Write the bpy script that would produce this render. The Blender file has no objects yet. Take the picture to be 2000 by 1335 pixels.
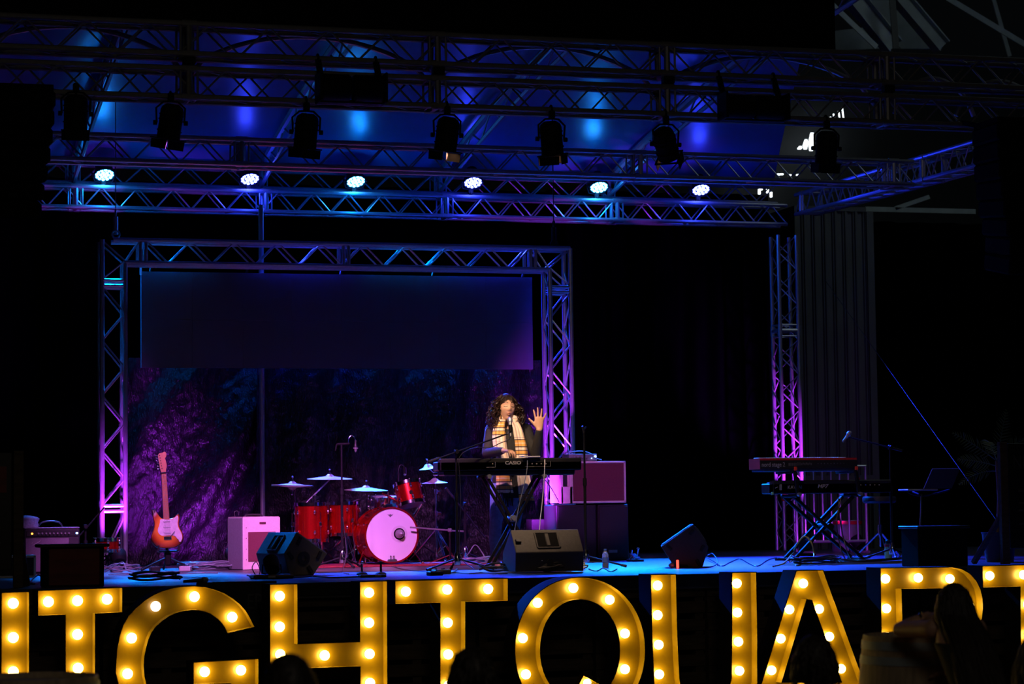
import bpy, bmesh, math, random
from mathutils import Vector, Matrix, Euler, noise
random.seed(7)
R_ = math.radians
PI = math.pi
SC = bpy.context.scene
COL = SC.collection

# ------------------------------------------------------------------ camera
FPX = 4642.0
CAM = Vector((0.0, -18.25, 1.62))
_y, _p, _r = R_(16.101), R_(4.1105), R_(0.7478)
_f = Vector((math.sin(_y)*math.cos(_p), math.cos(_y)*math.cos(_p), math.sin(_p)))
_rt = Vector((math.cos(_y), -math.sin(_y), 0))
_dn = -_rt.cross(_f)
RT = math.cos(_r)*_rt + math.sin(_r)*_dn
DN = -math.sin(_r)*_rt + math.cos(_r)*_dn
FW = _f
cd = bpy.data.cameras.new('camera')
cam = bpy.data.objects.new('camera', cd)
COL.objects.link(cam)
m3 = Matrix((RT, -DN, -FW)).transposed()
cam.matrix_world = Matrix.Translation(CAM) @ m3.to_4x4()
cd.sensor_width = 36.0
cd.lens = FPX*36.0/2000.0
cd.clip_end = 200
cd.dof.use_dof = True
cd.dof.focus_distance = 22.5
cd.dof.aperture_fstop = 3.2
SC.camera = cam

def ray(x, y):
    return RT*((x-1000.0)/FPX) + DN*((y-667.5)/FPX) + FW
def P(x, y, Y):
    d = ray(x, y); t = (Y-CAM.y)/d.y
    return CAM + d*t
def F(x, y, z=1.1):
    d = ray(x, y); t = (z-CAM.z)/d.z
    return CAM + d*t
def V(*a): return Vector(a)

# ------------------------------------------------------------------ world, exposure
w = bpy.data.worlds.new('world'); SC.world = w
w.use_nodes = True
bg = w.node_tree.nodes['Background']
bg.inputs[0].default_value = (0.5, 0.62, 0.75, 1)
bg.inputs[1].default_value = 0.002
SC.view_settings.view_transform = 'Standard'
SC.view_settings.look = 'None'
SC.view_settings.gamma = 1.0
SC.view_settings.exposure = 0.0
SC.view_settings.use_curve_mapping = False
SC.cycles.use_denoising = True
SC.cycles.sample_clamp_indirect = 4.0
SC.cycles.max_bounces = 6
SC.cycles.caustics_reflective = False
SC.cycles.caustics_refractive = False

def lamp(name, typ, loc, color, power, target=None, size=0.1, angle=40, blend=0.3, size_y=None):
    l = bpy.data.lights.new(name, typ)
    l.color = color; l.energy = power
    if typ == 'SPOT':
        l.spot_size = R_(angle); l.spot_blend = blend; l.shadow_soft_size = size
    elif typ == 'AREA':
        l.shape = 'RECTANGLE'; l.size = size; l.size_y = size_y or size
    else:
        l.shadow_soft_size = size
    o = bpy.data.objects.new(name, l); COL.objects.link(o)
    o.location = loc
    if target is not None:
        o.rotation_euler = (Vector(target)-Vector(loc)).to_track_quat('-Z', 'Y').to_euler()
    return o

# stage lights: pink and warm lights hang in the cans of the front truss, magenta uplights stand on the deck,
# blue and cyan back lights sit in the six LED heads on the rear truss
MAG = (0.46, 0.03, 1.0)
PINK = (0.95, 0.23, 1.1)
WARM = (1.0, 0.66, 0.43)
CAN_Y = 1.0
CANS = [(148, 222, 0, 0), (333, 240, 8, 0), (598, 258, 4, 0), (873, 264, 6, -4), (1077, 272, -8, 4), (1300, 282, -28, 6)]
CANP = [P(x, y, CAN_Y) for x, y, a, b in CANS]
_below = V(0, 0, -0.20)
lamp('wash_light_guitar', 'SPOT', CANP[1]+V(.02, .14, -.12), PINK, 1700, P(400, 1098, 4.7), .05, 42, .6)
lamp('wash_light_drums', 'SPOT', CANP[2]+V(.05, .14, -.12), PINK, 2100, P(735, 1092, 5.2), .05, 40, .6)
lamp('wash_light_cabinet', 'SPOT', CANP[4]+V(.05, .13, -.12), PINK, 900, P(1150, 945, 6.0), .05, 12, .6)
lamp('key_light_singer', 'SPOT', CANP[3]+V(.03, .14, -.12), WARM, 1250, P(1008, 868, 3.8), .05, 14, .6)
lamp('fill_light_stage', 'SPOT', CANP[4]+V(-.03, .14, -.12), WARM, 430, P(900, 1110, 3.0), .05, 56, .6)
lamp('fill_light_right', 'SPOT', CANP[5]+V(.06, .12, -.12), WARM, 90, P(1600, 985, 3.4), .05, 52, .7)
# unseen dim warm light, added over the audience to lift fronts facing it
lamp('audience_fill', 'AREA', V(2, -17, 8), (1.0, .86, .70), 34, V(6, 0, 2.5), 3.0)
# unseen dim cold light, added at the right to brighten container and roof beams
lamp('hall_fill', 'AREA', V(17, 4, 11.5), (0.75, 0.95, 1.0), 60, V(15, 13, 4), 4.0, size_y=6)

# ------------------------------------------------------------------ materials
def mat(name, col, rough=0.5, metal=0.0, var=0.12, scale=6.0, bump=0.0, bscale=None, emit=None, estr=0.0,
        coat=0.0, spec=0.5, trans=0.0, stretch=None):
    m = bpy.data.materials.new(name); m.use_nodes = True
    nt = m.node_tree; b = nt.nodes['Principled BSDF']
    b.inputs['Roughness'].default_value = rough
    b.inputs['Metallic'].default_value = metal
    b.inputs['Specular IOR Level'].default_value = spec
    b.inputs['Coat Weight'].default_value = coat
    b.inputs['Transmission Weight'].default_value = trans
    tc = nt.nodes.new('ShaderNodeTexCoord')
    src = tc.outputs['Object']
    if stretch:
        mp = nt.nodes.new('ShaderNodeMapping'); mp.inputs['Scale'].default_value = stretch
        nt.links.new(src, mp.inputs['Vector']); src = mp.outputs['Vector']
    n = nt.nodes.new('ShaderNodeTexNoise'); n.inputs['Scale'].default_value = scale
    n.inputs['Detail'].default_value = 4
    nt.links.new(src, n.inputs['Vector'])
    cr = nt.nodes.new('ShaderNodeValToRGB')
    lo = [max(0, c*(1-var)) for c in col]; hi = [min(1, c*(1+var)) for c in col]
    cr.color_ramp.elements[0].color = (*lo, 1); cr.color_ramp.elements[1].color = (*hi, 1)
    cr.color_ramp.elements[0].position = .3; cr.color_ramp.elements[1].position = .7
    nt.links.new(n.outputs['Fac'], cr.inputs['Fac'])
    nt.links.new(cr.outputs['Color'], b.inputs['Base Color'])
    if bump:
        n2 = nt.nodes.new('ShaderNodeTexNoise'); n2.inputs['Scale'].default_value = bscale or scale*4
        n2.inputs['Detail'].default_value = 3
        nt.links.new(src, n2.inputs['Vector'])
        bp = nt.nodes.new('ShaderNodeBump'); bp.inputs['Strength'].default_value = bump
        bp.inputs['Distance'].default_value = 0.02
        nt.links.new(n2.outputs['Fac'], bp.inputs['Height'])
        nt.links.new(bp.outputs['Normal'], b.inputs['Normal'])
    if emit:
        b.inputs['Emission Color'].default_value = (*emit, 1)
        b.inputs['Emission Strength'].default_value = estr
    return m

M = {}
M['alu'] = mat('aluminium', (.46, .46, .48), .34, .7, .06, 30)
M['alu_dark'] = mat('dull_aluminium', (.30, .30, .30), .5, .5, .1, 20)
M['steel'] = mat('grey_painted_steel', (.42, .48, .50), .55, .1, .15, 4)
M['chrome'] = mat('chrome', (.85, .85, .87), .12, 1.0, .03, 10)
M['black'] = mat('black_plastic', (.018, .018, .018), .42, 0, .2, 14)
M['black_matte'] = mat('black_fabric', (.006, .006, .007), .9, 0, .2, 8, spec=.15)
M['black_metal'] = mat('black_powder_coat', (.011, .011, .012), .6, .0, .2, 12, spec=.12)
M['vinyl_black'] = mat('black_tolex', (.022, .021, .021), .5, 0, .2, 60, .25, 220)
M['wedge'] = mat('speaker_paint', (.085, .078, .072), .6, 0, .12, 50, .2, 300)
M['grille_dark'] = mat('speaker_grille', (.012, .012, .012), .55, .2, .3, 200, .3, 400)
M['deck'] = mat('stage_deck_ply', (.085, .085, .09), .36, 0, .25, 3.0, .12, 30, stretch=(.5, 6, 1))
M['ground'] = mat('hall_concrete', (.05, .048, .045), .7, 0, .25, 1.2, .15, 20)
M['wood_dark'] = mat('old_pallet_wood', (.13, .09, .055), .8, 0, .4, 5, .3, 40, stretch=(1, 6, 6))
M['barrel'] = mat('barrel_oak', (.52, .39, .25), .6, 0, .3, 5, .25, 30, stretch=(6, 6, .7))
M['gold'] = mat('yellow_sign_paint', (.20, .122, .002), .34, 0, .06, 6)
M['sign_side'] = mat('dark_sign_sheet_metal', (.010, .009, .007), .8, .0, .2, 6)
M['bulb'] = mat('lit_bulb', (1, .9, .6), .3, 0, 0, 5, emit=(1.0, .68, .16), estr=30)
M['bulb_dim'] = mat('failing_bulb', (1, .9, .75), .3, 0, 0, 5, emit=(1.0, .72, .50), estr=7)
M['socket'] = mat('bulb_socket', (.05, .04, .03), .5)
M['screen'] = mat('led_screen', (.065, .06, .075), .42, 0, .08, 2.0, .03, 300, spec=.6)
M['red_lac'] = mat('red_lacquer', (.62, .010, .008), .27, .8, .12, 3, coat=.6, stretch=(20, 20, .3))
M['drumhead'] = mat('coated_drum_head', (.86, .84, .86), .5, 0, .02, 4)
M['drumhead2'] = mat('clear_drum_head', (.45, .50, .52), .25, 0, .05, 4)
M['cymbal'] = mat('bronze_cymbal', (.80, .76, .66), .5, .55, .1, 6, .05, 120)
M['cream'] = mat('cream_tolex', (.78, .60, .55), .55, 0, .05, 40, .15, 200)
M['grille_red'] = mat('oxblood_grille_cloth', (.16, .03, .045), .8, 0, .2, 200, .3, 300)
M['grille_silver'] = mat('silver_grille_cloth', (.20, .17, .20), .8, 0, .2, 200, .3, 300)
M['grey_side'] = mat('grey_tolex', (.16, .16, .17), .6, 0, .1, 60, .2, 200)
M['white'] = mat('white_plastic', (.75, .74, .72), .4, 0, .05, 10)
M['lettering'] = mat('silver_lettering', (.55, .54, .52), .4, .3, .05, 20)
M['lettering_dim'] = mat('faded_grey_lettering', (.10, .10, .10), .7, 0, .3, 12)
M['cable'] = mat('black_cable', (.03, .03, .032), .38, 0, .2, 20)
M['cable_blue'] = mat('pale_cable', (.22, .25, .28), .4, 0, .2, 20)
M['cable_yellow'] = mat('yellow_cable', (.62, .42, .06), .45, 0, .2, 20)
M['cable_white'] = mat('white_cable', (.70, .68, .66), .45, 0, .1, 20)
M['red_tape'] = mat('red_tape', (.85, .05, .02), .5, 0, .05, 10)
M['red_plastic'] = mat('red_enamel', (.50, .02, .03), .35, 0, .1, 10)
M['red_wood'] = mat('dark_red_veneer', (.26, .03, .025), .5, 0, .35, 3, stretch=(1, 1, 5))
M['skin'] = mat('skin', (.62, .35, .24), .5, 0, .05, 10)
M['lips'] = mat('lips', (.60, .20, .17), .45, 0, .05, 10)
M['hair'] = mat('dark_brown_hair', (.016, .0055, .003), .45, 0, .35, 20, spec=.35, stretch=(1, 1, .3))
M['hair_dark'] = mat('very_dark_hair', (.020, .012, .008), .5, 0, .3, 20)
M['knit'] = mat('black_knit', (.012, .011, .010), .8, 0, .2, 50, .2, 200)
M['denim'] = mat('blue_denim', (.15, .22, .52), .75, 0, .2, 30, .2, 200)
M['glass_blue'] = mat('clear_water_bottle', (.75, .85, .95), .1, 0, .02, 4, trans=.75)
M['label_blue'] = mat('bottle_label', (.10, .20, .55), .5)
M['green'] = mat('green_bottle', (.25, .60, .22), .3, 0, .1, 6)
M['palm'] = mat('palm_leaf', (.10, .16, .09), .5, 0, .3, 8)
M['rug'] = mat('red_rug', (.30, .02, .03), .9, 0, .3, 40, .3, 120)
M['container'] = mat('container_steel', (.12, .125, .125), .6, 0, .15, 2)
M['hall'] = mat('hall_sheeting', (.05, .055, .06), .8, 0, .15, 2)
M['tarp'] = mat('roof_tarpaulin', (.10, .20, .46), .30, 0, .1, 1.2, .10, 5, spec=.8)
M['curtain'] = mat('black_stage_drape', (.0007, .0007, .001), .95, 0, .2, 6, spec=.0)
M['satin'] = mat('crinkled_black_satin', (.0035, .003, .0035), .30, .0, .5, 9, .7, 60, spec=.30, stretch=(1.2, 1, .55))
M['daylight'] = mat('bright_sky_pane', (.8, .9, 1), .5, 0, 0, 5, emit=(.85, .95, 1), estr=3.0)
M['amber'] = mat('amber_pilot_light', (1, .4, .05), .4, 0, 0, 5, emit=(1, .28, .03), estr=6)
M['blue_led'] = mat('blue_pilot_light', (.2, .4, 1), .4, 0, 0, 5, emit=(.15, .35, 1), estr=14)
M['red_led'] = mat('red_pilot_light', (1, .1, .1), .4, 0, 0, 5, emit=(1, .05, .03), estr=4)
M['maple'] = mat('maple_neck', (.50, .20, .075), .35, 0, .15, 6, coat=.3, stretch=(8, 8, .6))
M['pearl'] = mat('pearl_pickguard', (.80, .76, .74), .25, 0, .12, 30)
M['cloth_blue'] = mat('folded_towel', (.35, .40, .50), .9, 0, .3, 30, .3, 90)
M['shirt'] = mat('dark_shirt', (.015, .014, .016), .85, 0, .2, 20)
M['tank'] = mat('olive_tank_top', (.035, .034, .020), .8, 0, .2, 20)

def sunburst():
    m = bpy.data.materials.new('sunburst_lacquer'); m.use_nodes = True
    nt = m.node_tree; b = nt.nodes['Principled BSDF']
    b.inputs['Roughness'].default_value = .2; b.inputs['Coat Weight'].default_value = .5
    tc = nt.nodes.new('ShaderNodeTexCoord'); mp = nt.nodes.new('ShaderNodeMapping')
    mp.inputs['Scale'].default_value = (5.6, 0, 4.6); mp.inputs['Location'].default_value = (0, 0, -.86)
    g = nt.nodes.new('ShaderNodeTexGradient'); g.gradient_type = 'SPHERICAL'
    cr = nt.nodes.new('ShaderNodeValToRGB')
    cr.color_ramp.elements[0].color = (.03, .008, .004, 1); cr.color_ramp.elements[0].position = .02
    cr.color_ramp.elements[1].color = (.90, .30, .03, 1); cr.color_ramp.elements[1].position = .45
    e = cr.color_ramp.elements.new(.2); e.color = (.45, .06, .012, 1)
    nt.links.new(tc.outputs['Object'], mp.inputs['Vector']); nt.links.new(mp.outputs['Vector'], g.inputs['Vector'])
    nt.links.new(g.outputs['Fac'], cr.inputs['Fac']); nt.links.new(cr.outputs['Color'], b.inputs['Base Color'])
    return m
M['sunburst'] = sunburst()

def plaid():
    m = bpy.data.materials.new('plaid_wool'); m.use_nodes = True
    nt = m.node_tree; b = nt.nodes['Principled BSDF']; b.inputs['Roughness'].default_value = .9
    tc = nt.nodes.new('ShaderNodeUVMap')
    sp = nt.nodes.new('ShaderNodeSeparateXYZ'); nt.links.new(tc.outputs['UV'], sp.inputs[0])
    def ramp(sock, mul, stops):
        mm = nt.nodes.new('ShaderNodeMath'); mm.operation = 'MULTIPLY'; mm.inputs[1].default_value = mul
        fr = nt.nodes.new('ShaderNodeMath'); fr.operation = 'FRACT'
        nt.links.new(sock, mm.inputs[0]); nt.links.new(mm.outputs[0], fr.inputs[0])
        cr = nt.nodes.new('ShaderNodeValToRGB'); cr.color_ramp.interpolation = 'CONSTANT'
        els = cr.color_ramp.elements
        while len(els) < len(stops): els.new(.5)
        for e, (p, c) in zip(els, stops): e.position = p; e.color = (*c, 1)
        nt.links.new(fr.outputs[0], cr.inputs[0]); return cr.outputs[0]
    CR, OC, BK, GY = (.86, .72, .62), (.80, .42, .10), (.10, .07, .08), (.55, .46, .46)
    a = ramp(sp.outputs[1], 1.9, [(0, CR), (.49, GY), (.505, CR), (.53, BK), (.55, OC), (.595, CR), (.612, OC), (.66, BK), (.68, CR), (.73, BK), (.745, OC), (.80, BK), (.82, CR), (.93, GY), (.945, CR)])
    c = ramp(sp.outputs[0], 1.0, [(0, (1, 1, 1)), (.14, (.55, .42, .40)), (.22, (1, 1, 1)), (.62, (.95, .75, .55)), (.80, (.5, .42, .45)), (.86, (1, 1, 1))])
    mx = nt.nodes.new('ShaderNodeMix'); mx.data_type = 'RGBA'; mx.blend_type = 'MULTIPLY'
    mx.inputs[0].default_value = .75
    nt.links.new(a, mx.inputs[6]); nt.links.new(c, mx.inputs[7]); nt.links.new(mx.outputs[2], b.inputs['Base Color'])
    return m
M['plaid'] = plaid()

# ------------------------------------------------------------------ mesh builder
class MB:
    def __init__(s): s.v = []; s.f = []; s.uv = {}
    def add(s, vs, fs):
        n = len(s.v); s.v += [Vector(q) for q in vs]; s.f += [[n+i for i in q] for q in fs]; return s
    def box(s, c, size, R=None, b=0.0):
        c = Vector(c); h = [q/2 for q in size]; vs = []; idx = {}
        R = R or Matrix.Identity(3)
        if b <= 0:
            for i in range(8):
                vs.append(c + R @ V((1 if i & 1 else -1)*h[0], (1 if i & 2 else -1)*h[1], (1 if i & 4 else -1)*h[2]))
            return s.add(vs, [(0, 2, 3, 1), (4, 5, 7, 6), (0, 1, 5, 4), (2, 6, 7, 3), (0, 4, 6, 2), (1, 3, 7, 5)])
        b = min(b, min(h)*.9)
        for i in range(8):
            sg = [1 if i & 1 else -1, 1 if i & 2 else -1, 1 if i & 4 else -1]
            for a in range(3):
                q = [sg[k]*(h[k] if k == a else h[k]-b) for k in range(3)]
                idx[(i, a)] = len(vs); vs.append(c + R @ Vector(q))
        fs = []
        for a in range(3):
            o1, o2 = (a+1) % 3, (a+2) % 3
            for sg in (0, 1):
                base = (1 << a) if sg else 0
                q = [base, base | 1 << o1, base | 1 << o1 | 1 << o2, base | 1 << o2]
                fs.append([idx[(k, a)] for k in q])
        for c_ in range(3):
            a, bb = (c_+1) % 3, (c_+2) % 3
            for sa in (0, 1):
                for sb in (0, 1):
                    k0 = (sa << a) | (sb << bb); k1 = k0 | (1 << c_)
                    fs.append([idx[(k0, a)], idx[(k0, bb)], idx[(k1, bb)], idx[(k1, a)]])
        for i in range(8): fs.append([idx[(i, 0)], idx[(i, 1)], idx[(i, 2)]])
        return s.add(vs, fs)
    def bar(s, p0, p1, w, h, b=0.0, roll=None):
        p0, p1 = Vector(p0), Vector(p1); d = p1-p0; L = d.length
        q = d.to_track_quat('X', 'Z').to_matrix()
        return s.box((p0+p1)/2, (L, w, h), q, b)
    def tube(s, p0, p1, r, seg=8, r2=None, cap=True):
        return s.path([p0, p1], [r, r if r2 is None else r2], seg, cap=cap)
    def path(s, pts, r, seg=6, closed=False, cap=True):
        pts = [Vector(q) for q in pts]; n = len(pts)
        rs = r if isinstance(r, (list, tuple)) else [r]*n
        vs = []; fs = []; nrm = None
        for i in range(n):
            if closed: t = pts[(i+1) % n]-pts[i-1]
            else: t = pts[min(i+1, n-1)]-pts[max(i-1, 0)]
            if t.length < 1e-9: t = V(0, 0, 1)
            t.normalize()
            if nrm is None:
                a = V(0, 0, 1) if abs(t.z) < .9 else V(1, 0, 0)
                nrm = t.cross(a).normalized()
            else:
                nrm = nrm - t*nrm.dot(t)
                nrm = nrm.normalized() if nrm.length > 1e-6 else t.orthogonal().normalized()
            bn = t.cross(nrm)
            for k in range(seg):
                an = 2*PI*k/seg
                vs.append(pts[i] + (nrm*math.cos(an)+bn*math.sin(an))*rs[i])
        m = n if closed else n-1
        for i in range(m):
            j = (i+1) % n
            for k in range(seg):
                k2 = (k+1) % seg
                fs.append((i*seg+k, i*seg+k2, j*seg+k2, j*seg+k))
        if not closed and cap:
            fs.append(tuple(range(seg))[::-1]); fs.append(tuple((n-1)*seg+k for k in range(seg)))
        return s.add(vs, fs)
    def lathe(s, prof, Mx=None, seg=24):
        Mx = Mx or Matrix.Identity(4); vs = []; fs = []; rings = []
        for r, z in prof:
            if r < 1e-6:
                rings.append([len(vs)]); vs.append(Mx @ V(0, 0, z))
            else:
                rings.append(list(range(len(vs), len(vs)+seg)))
                for k in range(seg):
                    a = 2*PI*k/seg; vs.append(Mx @ V(r*math.cos(a), r*math.sin(a), z))
        for a, b in zip(rings, rings[1:]):
            for k in range(seg):
                k2 = (k+1) % seg
                if len(a) == 1 and len(b) == 1: continue
                if len(a) == 1: fs.append((a[0], b[k], b[k2]))
                elif len(b) == 1: fs.append((a[k], a[k2], b[0]))
                else: fs.append((a[k], a[k2], b[k2], b[k]))
        return s.add(vs, fs)
    def disc_tube(s, c, axis, r, h, seg=20):
        ax = Vector(axis).normalized()
        return s.tube(Vector(c)-ax*h/2, Vector(c)+ax*h/2, r, seg)
    def ell(s, c, rad, R=None, seg=16, rings=10):
        c = Vector(c); R = R or Matrix.Identity(3)
        Mx = Matrix.Translation(c) @ R.to_4x4() @ Matrix.Diagonal((rad[0], rad[1], rad[2], 1))
        return s.lathe([(math.sin(PI*i/rings) if 0 < i < rings else 0, -math.cos(PI*i/rings)) for i in range(rings+1)], Mx, seg)
    def ring(s, c, axis, Rr, r, seg=28, ts=6):
        ax = Vector(axis).normalized(); u = ax.orthogonal().normalized(); v = ax.cross(u)
        return s.path([Vector(c)+(u*math.cos(2*PI*k/seg)+v*math.sin(2*PI*k/seg))*Rr for k in range(seg)], r, ts, closed=True)
    def prism(s, pts3, ext):
        ext = Vector(ext); n = len(pts3); a = [Vector(q) for q in pts3]; b = [q+ext for q in a]
        fs = [tuple(range(n))[::-1], tuple(range(n, 2*n))] + [(i, (i+1) % n, n+(i+1) % n, n+i) for i in range(n)]
        return s.add(a+b, fs)
    def wall(s, pts3, ext, closed=True):
        ext = Vector(ext); n = len(pts3); a = [Vector(q) for q in pts3]; b = [q+ext for q in a]
        return s.add(a+b, [(i, (i+1) % n, n+(i+1) % n, n+i) for i in range(n if closed else n-1)])
    def grid(s, fn, nu, nv):
        vs = [fn(i/nu, j/nv) for j in range(nv+1) for i in range(nu+1)]
        fs = [(j*(nu+1)+i, j*(nu+1)+i+1, (j+1)*(nu+1)+i+1, (j+1)*(nu+1)+i) for j in range(nv) for i in range(nu)]
        return s.add(vs, fs)
    def build(s, name, m, parent=None, world=False, smooth=True, ang=35, fix=True, loc=None):
        vs = s.v
        if parent is not None and world:
            inv = MW(parent).inverted(); vs = [inv @ q for q in vs]
        org = V(0, 0, 0)
        if parent is None:
            org = Vector(loc) if loc is not None else V(sum(q.x for q in vs)/len(vs), sum(q.y for q in vs)/len(vs), min(q.z for q in vs))
            vs = [q-org for q in vs]
        me = bpy.data.meshes.new(name)
        me.from_pydata([tuple(q) for q in vs], [], s.f)
        if fix:
            bm = bmesh.new(); bm.from_mesh(me)
            bmesh.ops.recalc_face_normals(bm, faces=bm.faces[:]); bm.to_mesh(me); bm.free()
        if smooth:
            me.polygons.foreach_set('use_smooth', [True]*len(me.polygons))
            me.set_sharp_from_angle(angle=R_(ang))
        me.materials.append(M[m] if isinstance(m, str) else m)
        o = bpy.data.objects.new(name, me); COL.objects.link(o)
        if parent is not None: o.parent = parent
        else: o.location = org
        return o

def MW(o):
    Mx = o.matrix_basis.copy(); p = o.parent
    while p: Mx = p.matrix_basis @ Mx; p = p.parent
    return Mx
def tag(o, label, cat, group=None, kind=None):
    o['label'] = label; o['category'] = cat
    if group: o['group'] = group
    if kind: o['kind'] = kind
    return o
def E(name, label, cat, loc=(0, 0, 0), rz=0.0, group=None):
    o = bpy.data.objects.new(name, None); COL.objects.link(o)
    o.empty_display_size = .1
    o.location = loc; o.rotation_euler = (0, 0, rz)
    return tag(o, label, cat, group)
def S(o, kind='structure'):
    o['kind'] = kind; return o
def dup(root, loc=None, rz=None, label=None):
    r = root.copy(); COL.objects.link(r)
    if loc is not None: r.location = loc
    if rz is not None: r.rotation_euler = (0, 0, rz)
    if label: r['label'] = label
    def rec(src, dst):
        for ch in list(src.children):
            c = ch.copy(); COL.objects.link(c); c.parent = dst; rec(ch, c)
    rec(root, r)
    return r
def text(body, name, m, parent, Mx, size, ext=.002, sx=1.0, bold=0.0, shear=0.0, align='CENTER'):
    cu = bpy.data.curves.new(name, 'FONT'); cu.body = body; cu.size = size; cu.extrude = ext
    cu.align_x = align; cu.align_y = 'CENTER'; cu.offset = bold; cu.shear = shear; cu.resolution_u = 3
    ob = bpy.data.objects.new(name, cu); COL.objects.link(ob)
    dg = bpy.context.evaluated_depsgraph_get()
    me = bpy.data.meshes.new_from_object(ob.evaluated_get(dg))
    bpy.data.objects.remove(ob); bpy.data.curves.remove(cu)
    me.transform(Mx @ Matrix.Diagonal((sx, 1, 1, 1)))
    me.materials.clear(); me.materials.append(M[m]); me.name = name
    o = bpy.data.objects.new(name, me); COL.objects.link(o)
    if parent: o.parent = parent
    return o
FRONT = Matrix.Rotation(PI/2, 4, 'X')          # text upright, facing the audience (-Y)
def lerp(a, b, t): return a+(b-a)*t
def curve(pts, n=8):
    """Catmull-Rom through the points."""
    pts = [Vector(p) for p in pts]; out = []
    for i in range(len(pts)-1):
        p0 = pts[max(i-1, 0)]; p1 = pts[i]; p2 = pts[i+1]; p3 = pts[min(i+2, len(pts)-1)]
        for k in range(n):
            t = k/n
            out.append(.5*((2*p1)+(p2-p0)*t+(2*p0-5*p1+4*p2-p3)*t*t+(3*p1-p0-3*p2+p3)*t**3))
    out.append(pts[-1]); return out
# ------------------------------------------------------------------ setting
DECK = 1.1
def edgeY(X): return -0.12 + (X-1.36)*0.066          # the stage front edge runs slightly askew to the trusses
b = MB().box((6, 4, -.05), (60, 60, .1)); S(b.build('floor', 'ground', smooth=False))
fp = [(-6, edgeY(-6)), (15, edgeY(15)), (15, 10.2), (-6, 10.2)]
b = MB().prism([V(x, y, DECK-.12) for x, y in fp], (0, 0, .12)); S(b.build('floor_stage', 'deck', smooth=False))
b = MB()
for i in range(9):                                     # aluminium edge strip of the deck, in lengths
    x0, x1 = -6+i*2.34, -6+(i+1)*2.34-.01
    b.prism([V(x0, edgeY(x0)-.012, DECK-.10), V(x1, edgeY(x1)-.012, DECK-.10), V(x1, edgeY(x1)-.012, DECK-.004), V(x0, edgeY(x0)-.012, DECK-.004)], (0, .01, 0))
S(b.build('trim_1', 'black', smooth=False))
b = MB().prism([V(-6, edgeY(-6)+.25, 0), V(15, edgeY(15)+.25, 0), V(15, edgeY(15)+.25, DECK-.12), V(-6, edgeY(-6)+.25, DECK-.12)], (0, .05, 0))
S(b.build('wall_stage_front', 'black_matte', smooth=False))
b = MB().box((6, 22, 5), (60, .3, 10)); S(b.build('wall_back', 'hall', smooth=False))
b = MB().box((-12, 2, 5), (.3, 50, 10)); S(b.build('wall_left', 'hall', smooth=False))
b = MB().box((26, 2, 5), (.3, 50, 10)); S(b.build('wall_right', 'hall', smooth=False))
b = MB()
def _roof(u, v):
    x = lerp(-12, 26, u); y = lerp(-20, 22, v)
    return V(x, y, 14.5-abs(x-8)*.22 + .03*(int(u*76) % 2))
b.grid(_roof, 76, 2); S(b.build('ceiling', 'hall', smooth=False, fix=False))

# far window patch with daylight behind foliage, right of the stage roof
wr = P(1590, 275, 21.5)
b = MB()
for (x0, y0, x1, y1) in ((1558, 285, 1567, 291), (1569, 272, 1578, 291), (1580, 259, 1590, 294), (1598, 259, 1616, 275), (1620, 259, 1626, 264), (1617, 271, 1628, 276)):
    pts = [P(x0+2, y1, 21.3), P(x1-2, y1, 21.3), P(x1, (y0+y1)/2, 21.3), P(x1-1, y0, 21.3), P(x0+4, y0, 21.3), P(x0, (y0+y1)/2+2, 21.3)]
    b.prism(pts, (0, .03, 0))
S(b.build('window_1', 'daylight', smooth=False))
b = MB()
for x, y0, y1 in ((1622, 228, 240), (1628, 222, 239), (1638, 217, 237), (1645, 210, 234)):
    b.prism([P(x+3, y1, 21.3), P(x+4, y1, 21.3), P(x+1, y0, 21.3), P(x, y0, 21.3)], (0, .03, 0))
S(b.build('window_2', 'daylight', smooth=False))
b = MB()
for k in range(9):
    x = 1452+k*12.5 + (k % 3)*3
    b.box(P(x, 336+k*.7+(k % 2), 21.3), (.05, .03, .022))
for x, y in ((1483, 374), (1487, 366), (1493, 362), (1499, 372), (1482, 388), (1506, 380)):
    b.box(P(x, y, 21.3), (.035, .03, .09))
S(b.build('window_3', 'daylight', smooth=False))

# steel roof members of the hall, upper right
def beam(px0, px1, Y0, Y1, wd, label, m='steel', flange=True):
    p0, p1 = P(*px0, Y0), P(*px1, Y1)
    e = E('roof_beam', label, 'beam', (p0+p1)/2)
    b = MB(); d = (p1-p0).normalized(); side = d.cross(V(0, 1, 0)).normalized()
    b.bar(p0, p1, .02, wd); b.build('web', m, e, True, False)
    if flange:
        up = d.to_track_quat('X', 'Z').to_matrix() @ V(0, 0, 1)
        b = MB()
        for s_ in (-1, 1): b.bar(p0+up*wd/2*s_, p1+up*wd/2*s_, .22, .02)
        b.build('flange', m, e, True, False)
    return e
beam((1655, -20), (1745, 92), 14, 14, .26, 'wide pale steel hall roof beam sloping down at the upper right')
beam((1745, -20), (1840, 92), 15, 15, .22, 'steel hall roof beam sloping beside the wide pale one')
beam((1600, -15), (1712, 92), 13, 13, .08, 'thin steel brace left of the wide pale roof beam', flange=False)
beam((1742, -10), (1750, 95), 13.5, 13.5, .10, 'upright steel post crossing the two pale roof beams', 'black', False)
beam((1840, -10), (2010, 92), 15, 15, .09, 'long thin steel brace falling to the far right corner', flange=False)
beam((1938, -10), (1972, 110), 16, 16, .07, 'short steep steel brace at the upper right corner', flange=False)
beam((1690, 408), (1905, 413), 13, 13, .07, 'level grey steel rail above the shipping container', flange=False)
beam((1748, 407), (1815, 384), 13, 13, .06, 'short slanted perforated steel strut above the grey rail', flange=False)
b = MB(); b2 = MB()
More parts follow.
